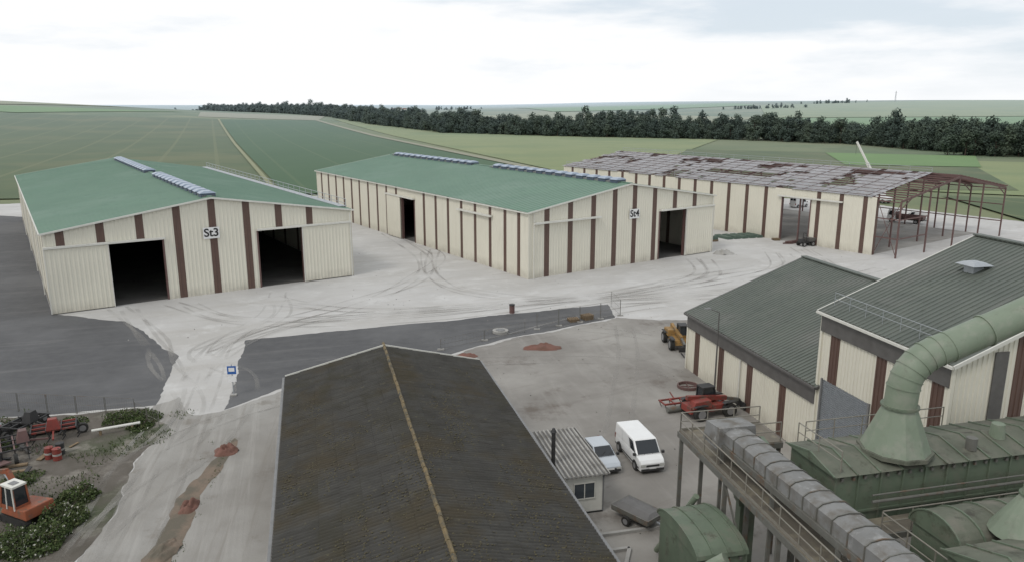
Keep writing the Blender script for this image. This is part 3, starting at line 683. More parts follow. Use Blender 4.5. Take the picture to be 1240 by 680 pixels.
telehandler('yellow_telehandler',(17.6,77.5),-1.5,'yellow')
e=empty('red_farm_implement',(14.0,60.5,0.01),0.3); mb=MB()
mb.beam((-1.4,-.5,.6),(1.4,-.5,.6),.12,.14,'red'); mb.beam((-1.4,.5,.6),(1.4,.5,.6),.12,.14,'red')
for x in (-1.4,-.5,.5,1.4): mb.beam((x,-.6,.6),(x,.6,.6),.1,.12,'red'); mb.beam((x,-.5,.55),(x+.2,-.5,.05),.06,.06,'rsteel'); mb.beam((x,.5,.55),(x+.2,.5,.05),.06,.06,'rsteel')
mb.cyl((-1.4,-.9,.3),(1.4,-.9,.3),.25,'rsteel',12); mb.beam((0,.5,.6),(0,1.3,.9),.08,.08,'red'); mb.obj('frame',e)
mb=MB()
for k in range(20):
    a=2*math.pi*k/20; b=2*math.pi*(k+1)/20
    mb.beam((16.0+.9*math.cos(a),65.2+.9*math.sin(a),.15),(16.0+.9*math.cos(b),65.2+.9*math.sin(b),.15),.12,.25,'redsteel')
    if k%5==0: mb.beam((16.0,65.2,.12),(16.0+.9*math.cos(a),65.2+.9*math.sin(a),.12),.08,.08,'redsteel')
mb.obj('steel_ring_frame')
e=empty('car_trailer',(7.9,42.3,0.01),hd+.5); mb=MB()
mb.box(-1.6,1.2,-.85,.85,.5,.58,'rsteel')
for s in (-1,1): mb.box(-1.6,1.2,s*.85-.03,s*.85+.03,.58,.85,'rsteel'); wheel(mb,-.3,s*1.0,.3,.2)
mb.box(-1.63,-1.57,-.85,.85,.58,.85,'rsteel'); mb.box(1.17,1.23,-.85,.85,.58,.85,'rsteel')
mb.hexa([(-1.57,-.82,.84),(1.17,-.82,.84),(1.17,.82,.84),(-1.57,.82,.84)],[(-1.3,-.3,.98),(.9,-.3,.98),(.9,.3,.98),(-1.3,.3,.98)],'dband')
mb.beam((1.2,0,.5),(2.5,0,.45),.08,.08,'galv'); mb.cyl((2.3,0,0),(2.3,0,.5),.04,'galv',8); mb.obj('trailer_body',e)

# ------------------------------------------------------------ excavator
e=empty('mini_excavator',(-30.0,42.6,0.02),2.7); mb=MB()
for s in (-1,1):
    mb.box(-1.1,1.1,s*.8-.2,s*.8+.2,.12,.55,'tyre'); mb.cyl((-1.1,s*.8-.2,.335),(-1.1,s*.8+.2,.335),.215,'tyre',12); mb.cyl((1.1,s*.8-.2,.335),(1.1,s*.8+.2,.335),.215,'tyre',12)
mb.box(-.5,.5,-.6,.6,.3,.6,'plastic'); mb.obj('tracks',e)
mb=MB(); mb.hexa([(-1.4,-.95,.65),(1.1,-.95,.65),(1.1,.95,.65),(-1.4,.95,.65)],[(-1.3,-.9,1.3),(.9,-.9,1.0),(.9,.9,1.0),(-1.3,.9,1.3)],'orange'); mb.obj('upper_body',e,bevel=.06)
mb=MB(); mb.hexa([(-.4,0,1.1),(.95,0,1.1),(.95,.9,1.1),(-.4,.9,1.1)],[(-.3,.05,2.5),(.7,.05,2.5),(.7,.85,2.5),(-.3,.85,2.5)],'glass')
for xa,xb in ((-.4,-.3),(.95,.7)):
    for ya,yb in ((0,.05),(.9,.85)): mb.beam((xa,ya,1.05),(xb,yb,2.5),.1,.1,'orange')
for x,xx in ((-.42,-.33),(.3,.25)): mb.beam((x,.95,1.1),(xx,.9,2.5),.06,.06,'trimw')
mb.box(-.42,.97,-.02,.93,1.05,1.3,'orange')
mb.box(-.38,.78,0,.9,2.48,2.6,'trimw'); mb.box(-.1,.4,.25,.65,2.6,2.63,'trimg'); mb.obj('cab',e)
mb=MB(); mb.beam((.9,-.3,1.1),(1.9,-.3,2.7),.25,.3,'orange'); mb.beam((1.9,-.3,2.7),(3.3,-.3,2.3),.22,.28,'orange'); mb.beam((3.2,-.3,2.5),(3.5,-.3,.9),.18,.22,'orange')
mb.hexa([(3.2,-.7,.2),(3.8,-.7,.3),(3.8,.1,.3),(3.2,.1,.2)],[(3.3,-.7,.9),(3.7,-.7,.9),(3.7,.1,.9),(3.3,.1,.9)],'rsteel'); mb.cyl((1.1,-.3,1.2),(2.3,-.3,2.4),.06,'galv',8); mb.obj('boom',e)
def implement(name,loc,ang,c):
    e=empty(name,(*loc,.02),ang); mb=MB()
    for y in (-.8,0,.8): mb.beam((-1.5,y,.9),(1.5,y,.9),.1,.12,c)
    for x in (-1.5,-.5,.5,1.5):
        mb.beam((x,-1,.95),(x,1,.95),.08,.1,'plastic')
        for y in (-.8,0,.8): mb.beam((x,y,.9),(x+.25,y,.35),.06,.08,'plastic'); mb.beam((x+.25,y,.35),(x,y,.02),.06,.08,'plastic')
    mb.cyl((-1.6,1.2,.4),(1.6,1.2,.4),.38,'plastic',14); mb.hexa([(-.5,-1,1),(.5,-1,1),(.5,-.2,1),(-.5,-.2,1)],[(-.3,-.9,1.8),(.3,-.9,1.8),(.3,-.4,1.8),(-.3,-.4,1.8)],c)
    mb.beam((0,-1,.9),(0,-2.2,.7),.12,.12,c); wheel(mb,-1.9,0,.4,.25); wheel(mb,1.9,0,.4,.25); mb.obj('frame',e)
implement('farm_cultivator',(-35.3,54.5),0.5,'red'); implement('farm_cultivator',(-38.2,55.5),1.4,'plastic'); implement('farm_cultivator',(-36.5,51.5),2.2,'redsteel'); implement('farm_cultivator',(-40.5,53.0),2.8,'red')
def drum(loc,c):
    mb=MB(); x,y=loc
    mb.cyl((x,y,.02),(x,y,.9),.29,c,18)
    for z in (.05,.31,.6,.86): mb.cyl((x,y,z),(x,y,z+.03),.305,c,18)
    mb.cyl((x,y,.38),(x,y,.52),.295,'fc',18); mb.cyl((x+.15,y,.9),(x+.15,y,.93),.04,'plastic',8); mb.obj('oil_drum')
drum((-33.6,50.9),'red'); drum((-32.9,50.7),'red'); drum((-33.2,51.6),'plastic')
mb=MB(); mb.cyl((-32.5,54.6,.5),(-29.5,56.2,.5),.11,'trimw',14); mb.cyl((-32.0,54.9,0.02),(-32.0,54.9,.4),.1,'wood',8); mb.cyl((-30.0,55.9,0.02),(-30.0,55.9,.4),.1,'wood',8); mb.obj('white_pipe_on_supports')
mb=MB(); mb.beam((-37.5,50.2,.1),(-35.5,48.8,.55),1.0,.08,'redsteel'); mb.beam((-37,49,.05),(-34.5,49.8,.15),.3,.12,'wood'); mb.beam((-36.6,48.3,.05),(-34,48.9,.1),.25,.1,'wood')
random.seed(15)
for i in range(36):
    x,y,a=U(-42,-33),U(44,57),U(0,3.1); l=U(.5,1.6); mb.beam((x,y,.1),(x+l*math.cos(a),y+l*math.sin(a),U(.1,.4)),U(.06,.4),.06,random.choice(['rsteel','wood','redsteel','plastic','dband','galv']))
mb.obj('scrap_metal_pile')
e=empty('lean_to_store',(-43.5,50,0),0.2); mb=MB()
mb.box(-6,2.6,3.9,4.05,0,2.6,'barnwall'); mb.box(-6,-5.85,0,3.9,0,2.6,'barnwall')
for x in (-2,2.5): mb.beam((x,0.1,0),(x,.1,2.3),.14,.14,'wood')
mb.hexa([(-6.2,-.3,2.3),(2.9,-.3,2.3),(2.9,4.3,2.8),(-6.2,4.3,2.8)],[(-6.2,-.3,2.36),(2.9,-.3,2.36),(2.9,4.3,2.86),(-6.2,4.3,2.86)],'barn'); mb.obj('store_structure',e)

# ------------------------------------------------------------ fences, signs, lamps, clutter
def mesh_fence(name,p,q,h=2.0,panel=3.4,feet=True,m='rsteel'):
    p=Vector((*p,0.02));q=Vector((*q,0.02)); L=(q-p).length; k=max(1,round(L/panel)); mb=MB(); up=Vector((0,0,1)); d=(q-p).normalized()
    for i in range(k):
        a=p.lerp(q,i/k)+d*.05; b=p.lerp(q,(i+1)/k)-d*.05
        for r in (a,b): mb.cyl(r,r+up*h,.025,m,6)
        for z in (.12,h*.5,h-.02): mb.cyl(a+up*z,b+up*z,.014,m,5)
        n=12
        for j in range(1,n): c=a.lerp(b,j/n); mb.cyl(c+up*.12,c+up*h,.005,m,4,caps=False)
        if feet: mb.box(a.x-.35,a.x+.35,a.y-.12,a.y+.12,0,.14,'conc')
    mb.obj(name)
mesh_fence('site_fence',(2.8,83.4),(13.2,89.2)); mesh_fence('site_fence',(13.2,89.2),(12.6,93.5)); mesh_fence('site_fence',(-7.5,76),(1.5,82.4),1.2,5)
mesh_fence('site_fence',(-44,60),(-31,58.5),1.6,2.5,False)
mesh_fence('site_fence',(-31,58.5),(-28,56.2),1.3,2.0,False)
e=empty('information_sign',(-24.6,63.2,0.02),0.1); mb=MB(); mb.cyl((0,0,0),(0,0,2.9),.04,'galv',8); mb.box(-.38,.38,-.06,-.03,2.0,2.75,'blue'); mb.box(-.25,.25,-.07,-.062,2.25,2.6,'white')
mb.box(-.35,.35,-.06,-.03,1.3,1.8,'white'); mb.box(-.25,.25,-.2,.2,0,.12,'conc'); mb.obj('post_and_panels',e)
e=empty('street_lamp',(17.9,63.3,0.01),math.pi); mb=MB(); mb.cyl((0,0,0),(0,0,7.6),.09,'dband',10,.05); mb.cyl((0,0,7.6),(.9,0,7.9),.035,'dband',8); mb.hexa([(.7,-.13,7.85),(1.3,-.1,7.88),(1.3,.1,7.88),(.7,.13,7.85)],[(.75,-.1,7.98),(1.25,-.07,7.97),(1.25,.07,7.97),(.75,.1,7.98)],'trimg'); mb.obj('mast',e)
mb=MB(); mb.cyl((0,90.6,0.01),(0,90.6,1.0),.33,'redsteel',14); mb.cyl((0,90.6,1.0),(0,90.6,1.12),.36,'plastic',14); mb.obj('litter_bin')
mb=MB(); mb.cyl((-1.3,82.3,0.02),(-1.3,82.3,.3),.9,'conc',24); mb.cyl((-1.3,82.3,.3),(-1.3,82.3,.36),.5,'trimg',18); mb.obj('concrete_manhole_ring')
def heap(name,c,rx,ry,h,m,seed=0,n=22):
    mb=MB(); k=mb.mi(m); V=[]
    for j in range(n+1):
        for i in range(n+1):
            x=-1+2*i/n;y=-1+2*j/n; r=math.sqrt(x*x+y*y)*(1+.35*noise.noise(Vector((x*1.5,y*1.5,seed+9)))); z=h*max(0,1-r*r)*(0.7+0.8*noise.noise(Vector((x*2.3+seed,y*2.3,seed)))+.35*noise.noise(Vector((x*7,y*7,seed))))
            V.append((c[0]+x*rx,c[1]+y*ry,0.0+max(0,z)+(.03 if z>0 else -.08)))
    mb.v=V
    for j in range(n):
        for i in range(n):
            q=j*(n+1)+i; mb.f.append((q,q+1,q+n+2,q+n+1)); mb.m.append(k)
    mb.obj(name,smooth=True)
heap('red_gravel_heap',(3.2,76.6),2.0,.9,.6,'redmud',1); heap('red_gravel_heap',(-4.6,74.0),1.2,.7,.35,'redmud',3)
heap('soil_heap',(-21.2,52.0),.9,.9,.6,'redmud',5); heap('soil_heap',(-20.6,44.0),.6,1.0,.5,'redmud',6); heap('soil_heap',(-20.0,39.0),.8,1.4,.4,'rust',8)
heap('rubble_heap',(36.5,128.5),1.8,1.2,.8,'conc',9); heap('rubble_heap',(55.5,139),2.2,1.6,1.0,'dirt',11)
def pallet_stack(loc,ang,n=4,top=None):
    e=empty('pallet_stack',(*loc,.02),ang); mb=MB(); z=0
    for i in range(n):
        for y in (-.5,0,.5): mb.box(-.6,.6,y-.05,y+.05,z,z+.09,'wood')
        for x in (-.55,-.28,0,.28,.55): mb.box(x-.06,x+.06,-.5,.5,z+.09,z+.115,'wood')
        z+=.12
    if top: mb.hexa([(-.6,-.5,z),(.6,-.5,z),(.6,.5,z),(-.6,.5,z)],[(-.5,-.42,z+.6),(.5,-.42,z+.6),(.5,.42,z+.6),(-.5,.42,z+.6)],top)
    mb.obj('pallets',e)
pallet_stack((7.3,87.0),.3,3); pallet_stack((9.0,87.8),.5,5); pallet_stack((38,141),.4,3,'tarp'); pallet_stack((36,144),.9,4); pallet_stack((50,142),.2,3)
mb=MB()
for k in range(5):
    x=41+k*1.6; y=142.5+k*.5; mb.hexa([(x,y,0.01),(x+1.2,y+.5,0.01),(x-.6,y+4,0.01),(x-1.8,y+3.5,0.01)],[(x+.1,y+.1,.45+.12*(k%2)),(x+1.0,y+.5,.45),(x-.6,y+3.8,.5),(x-1.6,y+3.4,.45)],'tarp')
mb.obj('covered_sheet_bundles')
mb=MB()
for k in range(6): mb.beam((50+.3*k,138,.12),(55+.3*k,141.5,.12),.2,.22,'redsteel')
for k in range(4): mb.beam((50.4+.3*k,138,.36),(55.2+.3*k,141.5,.36),.2,.22,'redsteel')
mb.obj('steel_beam_stack')
e=empty('site_dumper',(53.5,136.2,0.02),.4); mb=MB()
mb.box(-1.5,1.3,-.4,.4,.5,.8,'plastic'); mb.hexa([(.1,-.7,.8),(1.3,-.7,.8),(1.3,.7,.8),(.1,.7,.8)],[(-.1,-.85,1.5),(1.9,-.85,1.4),(1.9,.85,1.4),(-.1,.85,1.5)],'dband'); mb.hexa([(-1.6,-.5,.8),(-.6,-.5,.8),(-.6,.5,.8),(-1.6,.5,.8)],[(-1.5,-.4,1.3),(-.7,-.4,1.3),(-.7,.4,1.3),(-1.5,.4,1.3)],'plastic')
for s in (-.4,.4): mb.beam((-.4,s,.8),(-.4,s,2.3),.06,.06,'plastic')
mb.beam((-.4,-.4,2.3),(-.4,.4,2.3),.06,.06,'plastic')
for x in (-1.1,.9):
    for s in (-1,1): wheel(mb,x,s*.7,.42,.3)
mb.obj('dumper_body',e)
e=empty('mobile_crane',(96,200,0),2.0); mb=MB()
mb.box(-4,4,-1.2,1.2,.9,1.6,'white'); mb.box(2.2,4,-1.1,1.1,1.6,2.7,'white'); mb.box(2.5,4.02,-.9,.9,1.9,2.5,'glass')
for x in (-3,-1.6,1.2,3):
    for s in (-1,1): wheel(mb,x,s*1.05,.55,.35)
mb.box(-2,.4,-1,1,1.6,2.8,'white'); mb.beam((-1.4,0,2.6),(4,0,10),.55,.65,'trimw'); mb.beam((4,0,10),(8,0,15.3),.35,.45,'trimw'); mb.cyl((8,0,15.2),(8,0,12),.03,'plastic',5); mb.obj('crane_body',e)
mb=MB()
for a,b in (((3.2,38.4),(6.8,39.3)),((6.8,39.3),(6.0,36.4)),((3.4,37.4),(1.8,30.5)),((5.0,40.6),(10,41.8))):
    mb.beam((*a,.08),(*b,.08),.22,.2,'conc')
mb.obj('concrete_kerb')
random.seed(77); mb=MB()
for i in range(260):
    if R()<.5: x,y=U(-4,18),U(40,95)
    else: x,y=U(-45,60),U(78,130)
    s=U(.02,.07); c=random.choice(['conc','rsteel','yard'])
    mb.hexa([(x-s,y-s*.7,.01),(x+s,y-s,.01),(x+s*.8,y+s,.01),(x-s*.9,y+s*.7,.01)],[(x-s*.5,y-s*.4,.02+s),(x+s*.5,y-s*.4,.02+s*.8),(x+s*.4,y+s*.5,.02+s),(x-s*.4,y+s*.4,.02+s*.9)],c)
mb.obj('scattered_rubble')

# ------------------------------------------------------------ green processing plant
ux=Vector((.972,.233,0)); vx=Vector((-.233,.972,0))
ep=empty('dust_extraction_duct',(0,0,0))
def arc(p0,p1,p2,n):
    p0,p1,p2=map(Vector,(p0,p1,p2)); return [p0*(1-t)**2+2*p1*t*(1-t)+p2*t*t for t in [i/n for i in range(n+1)]]
bend=arc((18.3,33.5,12.2),(18.5,33.6,13.55),(20.3,33.8,14.05),6)
pts=[Vector((18.25,33.5,11.2))]+bend+[Vector((23.8,34.2,15.5)),Vector((27.0,34.7,16.8)),Vector((34,35.8,19.6))]
mb=MB(); mb.tube(pts,.72,'duct',28)
mb.obj('duct_pipe',ep,smooth=True)
mb=MB()
for i in [1,2,3,4,5,6,7]:
    p=pts[i]; d=(pts[i+1]-pts[i-1]).normalized(); mb.cyl(p-d*.025,p+d*.025,.755,'duct',28)
for t in (.5,):
    p=pts[7].lerp(pts[8],t); d=(pts[8]-pts[7]).normalized(); mb.cyl(p-d*.04,p+d*.04,.78,'duct',28)
mb.cyl((18.25,33.5,9.15),(18.25,33.5,11.3),1.55,'duct',10,.72); mb.cyl((18.25,33.5,9.0),(18.25,33.5,9.18),1.68,'greend',10)
mb.cyl((18.25,33.5,11.22),(18.25,33.5,11.32),.85,'green',24)
mb.beam((26,34.6,15.8),(26,34.6,9),.25,.25,'green')
mb.obj('duct_flanges_and_cone',ep)
def plant_box(name,o,w,d,z0,z1,rise,ribs=1.2,roof='greend',side='green',curved=False):
    e=empty(name,(*o,0),AR); mb=MB()
    mb.box(0,w,0,d,z0,z1,side)
    if curved:  # barrel hood
        K=12; P=[(d/2-(d/2+.12)*math.cos(math.pi*k/K),z1+.02+rise*math.sin(math.pi*k/K)) for k in range(K+1)]
        for (ya,za),(yb,zb) in zip(P[:-1],P[1:]):
            mb.face([(-.12,ya,za),(w+.12,ya,za),(w+.12,yb,zb),(-.12,yb,zb)],roof)
            x=-.12
            while x<=w+.12:
                mb.beam((x,ya,za+.03),(x,yb,zb+.03),.08,.07,side); x+=ribs
        for x in (-.12,w+.12): mb.face([(x,y,z) for y,z in P],side)
    else:
        for sgn in (0,1):
            y0,y1=(-.2,d/2) if not sgn else (d+.2,d/2)
            mb.face([(-.2,y0,z1+.03),(w+.2,y0,z1+.03),(w+.2,y1,z1+rise),(-.2,y1,z1+rise)],roof)
            x=-.2
            while x<=w+.2:
                mb.beam((x,y0,z1+.06),(x,y1,z1+rise+.03),.07,.07,side); x+=ribs
        for x in (-.2,w+.2): mb.face([(x,-.2,z1+.02),(x,d+.2,z1+.02),(x,d/2,z1+rise)],side)
    x=0
    while x<=w+.01:
        mb.box(x-.05,x+.05,-.07,0,z0,z1-.02,side); x+=ribs
    mb.box(-.02,w+.02,-.1,-.001,z0+(z1-z0)*.45,z0+(z1-z0)*.45+.1,side)
    x=.3
    while x<w:
        mb.box(x-.06,x+.06,-.12,.0,z1-.25,z1-.1,'rsteel'); x+=.6
    for x in (.3,w-.3):
        for y in (.3,d-.3): mb.beam((x,y,0),(x,y,z0),.25,.25,'rsteel')
    mb.obj('casing',e); return e
plant_box('green_filter_housing',(14.6,31.4),14,3.4,5.2,8.7,.45)
plant_box('green_filter_housing',(18.0,27.2),12,2.6,4.5,7.5,.95,curved=True)
plant_box('green_filter_housing',(17.4,22.8),12,3.2,4.5,8.4,.6)
plant_box('green_elevator_casing',(8.6,31.2),2.4,4.2,1.2,4.6,.7,.8,'green',curved=True)
mb=MB(); c=Vector((20.6,27.4,8.6))
mb.cyl(c+Vector((0,0,-.3)),c+Vector((0,0,1.4)),1.35,'duct',20,.36)
mb.cyl(c+Vector((0,0,1.38)),c+Vector((0,0,1.46)),.46,'green',18)
ap=[c+Vector((0,0,1.4)),c+Vector((0,0,1.7))]+arc(c+Vector((0,0,1.8)),c+Vector((0,.1,2.6)),c+Vector((1.1,.5,2.7)),6)+[c+Vector((6,1.8,3.1))]
mb.tube(ap,.34,'duct',18)
for p in ap[2:8:2]: pass
mb.obj('green_extraction_hood')
mb=MB(); c=Vector((12.6,37.2,5.8))
mb.hexa([c+Vector((-.5,-.5,-1.6)),c+Vector((.5,-.5,-1.6)),c+Vector((.5,.5,-1.6)),c+Vector((-.5,.5,-1.6))],[c+Vector((-1.1,-1.3,.9)),c+Vector((1.1,-1.3,.9)),c+Vector((1.1,1.3,.9)),c+Vector((-1.1,1.3,.9))],'green')
mb.box(c.x-1.15,c.x+1.15,c.y-1.35,c.y+1.35,6.7,7.4,'green'); mb.beam((c.x,c.y,0),(c.x,c.y,4.2),.8,.8,'green'); mb.obj('green_hopper')
mb=MB(); mb.cyl((8.9,30.6,4.6),(7.3,34.8,1.0),.28,'duct',14); mb.cyl((9.6,36.0,5.2),(8.2,38.6,.4),.16,'duct',14); mb.cyl((8.9,30.6,4.6),(9.6,30.4,5.2),.3,'duct',14); mb.obj('green_chute_pipe')
def Pl(s,t):
    a=Vector((12.4,26.0,0)); return a+Vector((-.2,.98,0))*s+Vector((.98,.2,0))*t
e=empty('steel_walkway_platform'); mb=MB(); zt=7.0
def deck(mb,s0,s1,t0,t1,z,m='grate'):
    mb.hexa([Pl(s0,t0)+Vector((0,0,z-.06)),Pl(s0,t1)+Vector((0,0,z-.06)),Pl(s1,t1)+Vector((0,0,z-.06)),Pl(s1,t0)+Vector((0,0,z-.06))],[Pl(s0,t0)+Vector((0,0,z)),Pl(s0,t1)+Vector((0,0,z)),Pl(s1,t1)+Vector((0,0,z)),Pl(s1,t0)+Vector((0,0,z))],m)
def PZ(s,t,z): return Pl(s,t)+Vector((0,0,z))
deck(mb,-8,14.5,0,1.5,zt); deck(mb,12.0,14.5,1.5,5.0,zt)
for t in (-.02,1.52): mb.beam(PZ(-8,t,zt-.2),PZ(14.5,t,zt-.2),.14,.32,'rsteel')
for s in (12.0,14.5): mb.beam(PZ(s,1.5,zt-.2),PZ(s,5,zt-.2),.14,.32,'rsteel')
for s in (-6,-1,4,9,14.3):
    for t in (.1,1.4): mb.beam(PZ(s,t,0),PZ(s,t,zt-.36),.2,.2,'rsteel')
    mb.beam(PZ(s,0,zt-.45),PZ(s,1.5,zt-.45),.12,.16,'rsteel')
for s in (-6,4): mb.beam(PZ(s,.1,.3),PZ(s+5,.1,zt-.5),.08,.08,'rsteel')
for t in (4.9,): mb.beam(PZ(14.3,t,0),PZ(14.3,t,zt-.3),.2,.2,'rsteel'); mb.beam(PZ(12.2,t,0),PZ(12.2,t,zt-.3),.2,.2,'rsteel')
mb.obj('deck_and_columns',e)
mb=MB(); railing(mb,[PZ(-8,.05,zt),PZ(14.4,.05,zt),PZ(14.4,4.9,zt)],1.1,1.5,.03); railing(mb,[PZ(12.1,1.6,zt),PZ(12.1,4.9,zt)],1.1,1.5,.03); railing(mb,[PZ(-8,1.45,zt),PZ(3,1.45,zt)],1.1,1.5,.03)
toe(mb,[PZ(-8,.05,zt),PZ(14.4,.05,zt),PZ(14.4,4.9,zt)]); mb.obj('railings',e)
e=empty('covered_belt_conveyor'); mb=MB()
a=Vector((11.6,36.3,8.6)); b=Vector((14.9,21.0,9.0)); d=(b-a); L=d.length; d.normalize(); r=d.cross(Vector((0,0,1))).normalized()
n=int(L/1.0)
for i in range(n):
    p=a+d*(i*1.0); q=a+d*(i*1.0+.96)
    prof=[(-.72,-.55),(-.72,.05),(-.5,.2),(0,.26),(.5,.2),(.72,.05),(.72,-.55)]
    j=U(-.02,.02)
    for (x0,z0),(x1,z1) in zip(prof[:-1],prof[1:]):
        mb.face([p+r*x0+Vector((0,0,z0+j)),p+r*x1+Vector((0,0,z1+j)),q+r*x1+Vector((0,0,z1)),q+r*x0+Vector((0,0,z0))],'csteel')
    for (x0,z0),(x1,z1) in zip(prof[:-1],prof[1:]):
        mb.beam(q+r*x0*1.02+Vector((0,0,z0+.02)),q+r*x1*1.02+Vector((0,0,z1+.02)),.06,.04,'rsteel')
for s in (-.8,.8): mb.beam(a+r*s+Vector((0,0,-.7)),b+r*s+Vector((0,0,-.7)),.12,.3,'rsteel')
k=0
while k<L:
    for s in (-.8,.8): mb.beam(a+d*k+r*s-Vector((0,0,.8)),Vector(((a+d*k+r*s).x,(a+d*k+r*s).y,0)),.16,.16,'rsteel')
    k+=4.8
mb.hexa([a+r*-1.1-d*1.6+Vector((0,0,-.8)),a+r*1.1-d*1.6+Vector((0,0,-.8)),a+r*1.1+Vector((0,0,-.8)),a+r*-1.1+Vector((0,0,-.8))],[a+r*-1.0-d*1.5+Vector((0,0,.2)),a+r*1.0-d*1.5+Vector((0,0,.2)),a+r*1.0+Vector((0,0,.32)),a+r*-1.0+Vector((0,0,.32))],'csteel')
mb.obj('conveyor_gallery',e)
e=empty('steel_walkway_platform'); mb=MB()
def Q(s,t,z): return Vector((14.3,31.0,0))+ux*s+vx*t+Vector((0,0,z))
def dk(s0,s1,t0,t1,z): mb.hexa([Q(s0,t0,z-.06),Q(s1,t0,z-.06),Q(s1,t1,z-.06),Q(s0,t1,z-.06)],[Q(s0,t0,z),Q(s1,t0,z),Q(s1,t1,z),Q(s0,t1,z)],'grate')
dk(.2,14,-1.3,-.1,6.6); dk(.2,1.6,-9,-1.3,6.6)
railing(mb,[Q(1.7,-1.3,6.6),Q(14,-1.3,6.6)],1.1,1.5,.03); railing(mb,[Q(1.6,-9,6.6),Q(1.6,-1.4,6.6)],1.1,1.5,.03); railing(mb,[Q(.2,-9,6.6),Q(.2,-.1,6.6)],1.1,1.5,.03)
railing(mb,[Q(1.0,3.6,8.9),Q(9,3.6,8.9)],1.0,1.5,.025); railing(mb,[Q(.6,.3,8.9),Q(.6,3.6,8.9)],1.0,1.5,.025)
for s in (.3,1.5):
    for t in (-8.8,-5,-1.4): mb.beam(Q(s,t,0),Q(s,t,6.5),.16,.16,'rsteel')
mb.beam(Q(.15,-9,6.45),Q(.15,-.1,6.45),.1,.28,'rsteel'); mb.beam(Q(1.65,-9,6.45),Q(1.65,-1.3,6.45),.1,.28,'rsteel'); mb.beam(Q(1.65,-1.35,6.45),Q(14,-1.35,6.45),.1,.28,'rsteel')
for k in range(14):
    z=6.6-k*.2; mb.hexa([Q(-.9,-1-k*.25,z-.04),Q(.1,-1-k*.25,z-.04),Q(.1,-.78-k*.25,z-.04),Q(-.9,-.78-k*.25,z-.04)],[Q(-.9,-1-k*.25,z),Q(.1,-1-k*.25,z),Q(.1,-.78-k*.25,z),Q(-.9,-.78-k*.25,z)],'grate')
mb.obj('deck_and_railings',e)
mb=MB()
mb.cyl(Q(8.2,.9,8.9),Q(8.2,.9,9.5),.25,'rsteel',14); mb.cyl(Q(10.4,1.6,8.7),Q(10.4,1.6,9.7),.4,'duct',14,.3)
mb.cyl(Q(1.9,-.35,7.6),Q(14,-.35,7.6),.07,'rsteel',8); mb.cyl(Q(1.9,-.3,7.9),Q(14,-.3,7.9),.04,'rsteel',8); mb.obj('green_roof_nozzles')

# ------------------------------------------------------------ trees
def tree_mesh(name,seed,H=16,CR=5.0,nl=1000):
    random.seed(seed); mb=MB()
    mb.cyl((0,0,0),(0,0,H*.35),.28,'bark',7,.2); mb.cyl((0,0,H*.35),(.3,.2,H*.8),.2,'bark',6,.06)
    lobes=[]
    for i in range(13):
        a=U(0,6.28); rr=U(.1,.66)*CR; z=U(.14,.86)*H; lobes.append((Vector((math.cos(a)*rr*(1.2-z/H*.5),math.sin(a)*rr*(1.2-z/H*.5),z)),U(.34,.55)*CR))
        mb.cyl((0,0,z*.6),lobes[-1][0],.09,'bark',5,.03)
    lobes.append((Vector((U(-1,1),U(-1,1),H*.87)),.36*CR))
    for i in range(nl):
        c,r=random.choice(lobes); v=Vector((random.gauss(0,1),random.gauss(0,1),random.gauss(0,1))).normalized()*r*(U(.55,1.08)); v.z*=1.1
        p=c+v; s=U(.3,.7); n=(v.normalized()+Vector((U(-.6,.6),U(-.6,.6),U(-.3,.8)))).normalized(); t=n.orthogonal().normalized(); t=Matrix.Rotation(U(0,6.28),3,n)@t; b=n.cross(t)
        if p.z<.2: continue
        mb.face([p-t*s,p-b*s*.7,p+t*s*U(.7,1.1),p+b*s*.8],'leaf')
    me=bpy.data.meshes.new(name); me.from_pydata(mb.v,[],mb.f)
    for mm in mb.mats: me.materials.append(M[mm])
    me.polygons.foreach_set('material_index',mb.m); me.update(); return me
TM=[tree_mesh('woodland_tree_%d'%i,50+i,(12,15,17,19,14,16)[i],(5.5,5.2,5.8,6.2,6.0,4.8)[i],1100) for i in range(6)]
wood=empty('woodland_tree_line'); random.seed(5)
line=[(-760,1900),(-459,1480),(-284,1230),(-170,930),(-59,700),(60,610),(167,560),(222,500),(235,420),(262,400)]
def along(line,step):
    out=[]
    for (a,b) in zip(line[:-1],line[1:]):
        a=Vector(a);b=Vector(b);L=(b-a).length;k=max(1,int(L/step))
        for i in range(k): out.append((a.lerp(b,i/k),(b-a).normalized()))
    return out
cnt=0
def put(x,y,s,par):
    global cnt
    s*=1+.30*noise.noise(Vector((x*.02,y*.02,4)))
    o=bpy.data.objects.new('tree',random.choice(TM)); COL.objects.link(o); o.parent=par; o.location=(x,y,hgt(x,y)-.3); o.rotation_euler=(0,0,U(0,6.28)); o.scale=(s*U(.95,1.35),s*U(.95,1.35),s*U(.8,1.15)); cnt+=1
for p,d in along(line,6.2):
    nrm=Vector((-d.y,d.x))
    if nrm.y<0: nrm=-nrm
    bul=6*noise.noise(Vector((p.x*.015,p.y*.015,0)))
    for r in range(6):
        q=p+nrm*(r*7+bul+U(-3.5,3.5))+d*U(-3.5,3.5); put(q.x,q.y,U(.62,.95) if r==0 else U(.8,1.12),wood)
for p,d in along([(222,390),(240,385),(258,372),(250,330),(222,292),(238,276),(300,262)],6):
    for r in range(7): put(p.x+r*6.5+U(-3,3),p.y+r*3+U(-4,4),U(.8,1.1),wood)
for p,d in along([(262,470),(420,520),(600,480)],9):
    for r in range(3): put(p.x+U(-4,4),p.y+r*9+U(-4,4),U(.6,.9),wood)
far=empty('distant_hedgerow')
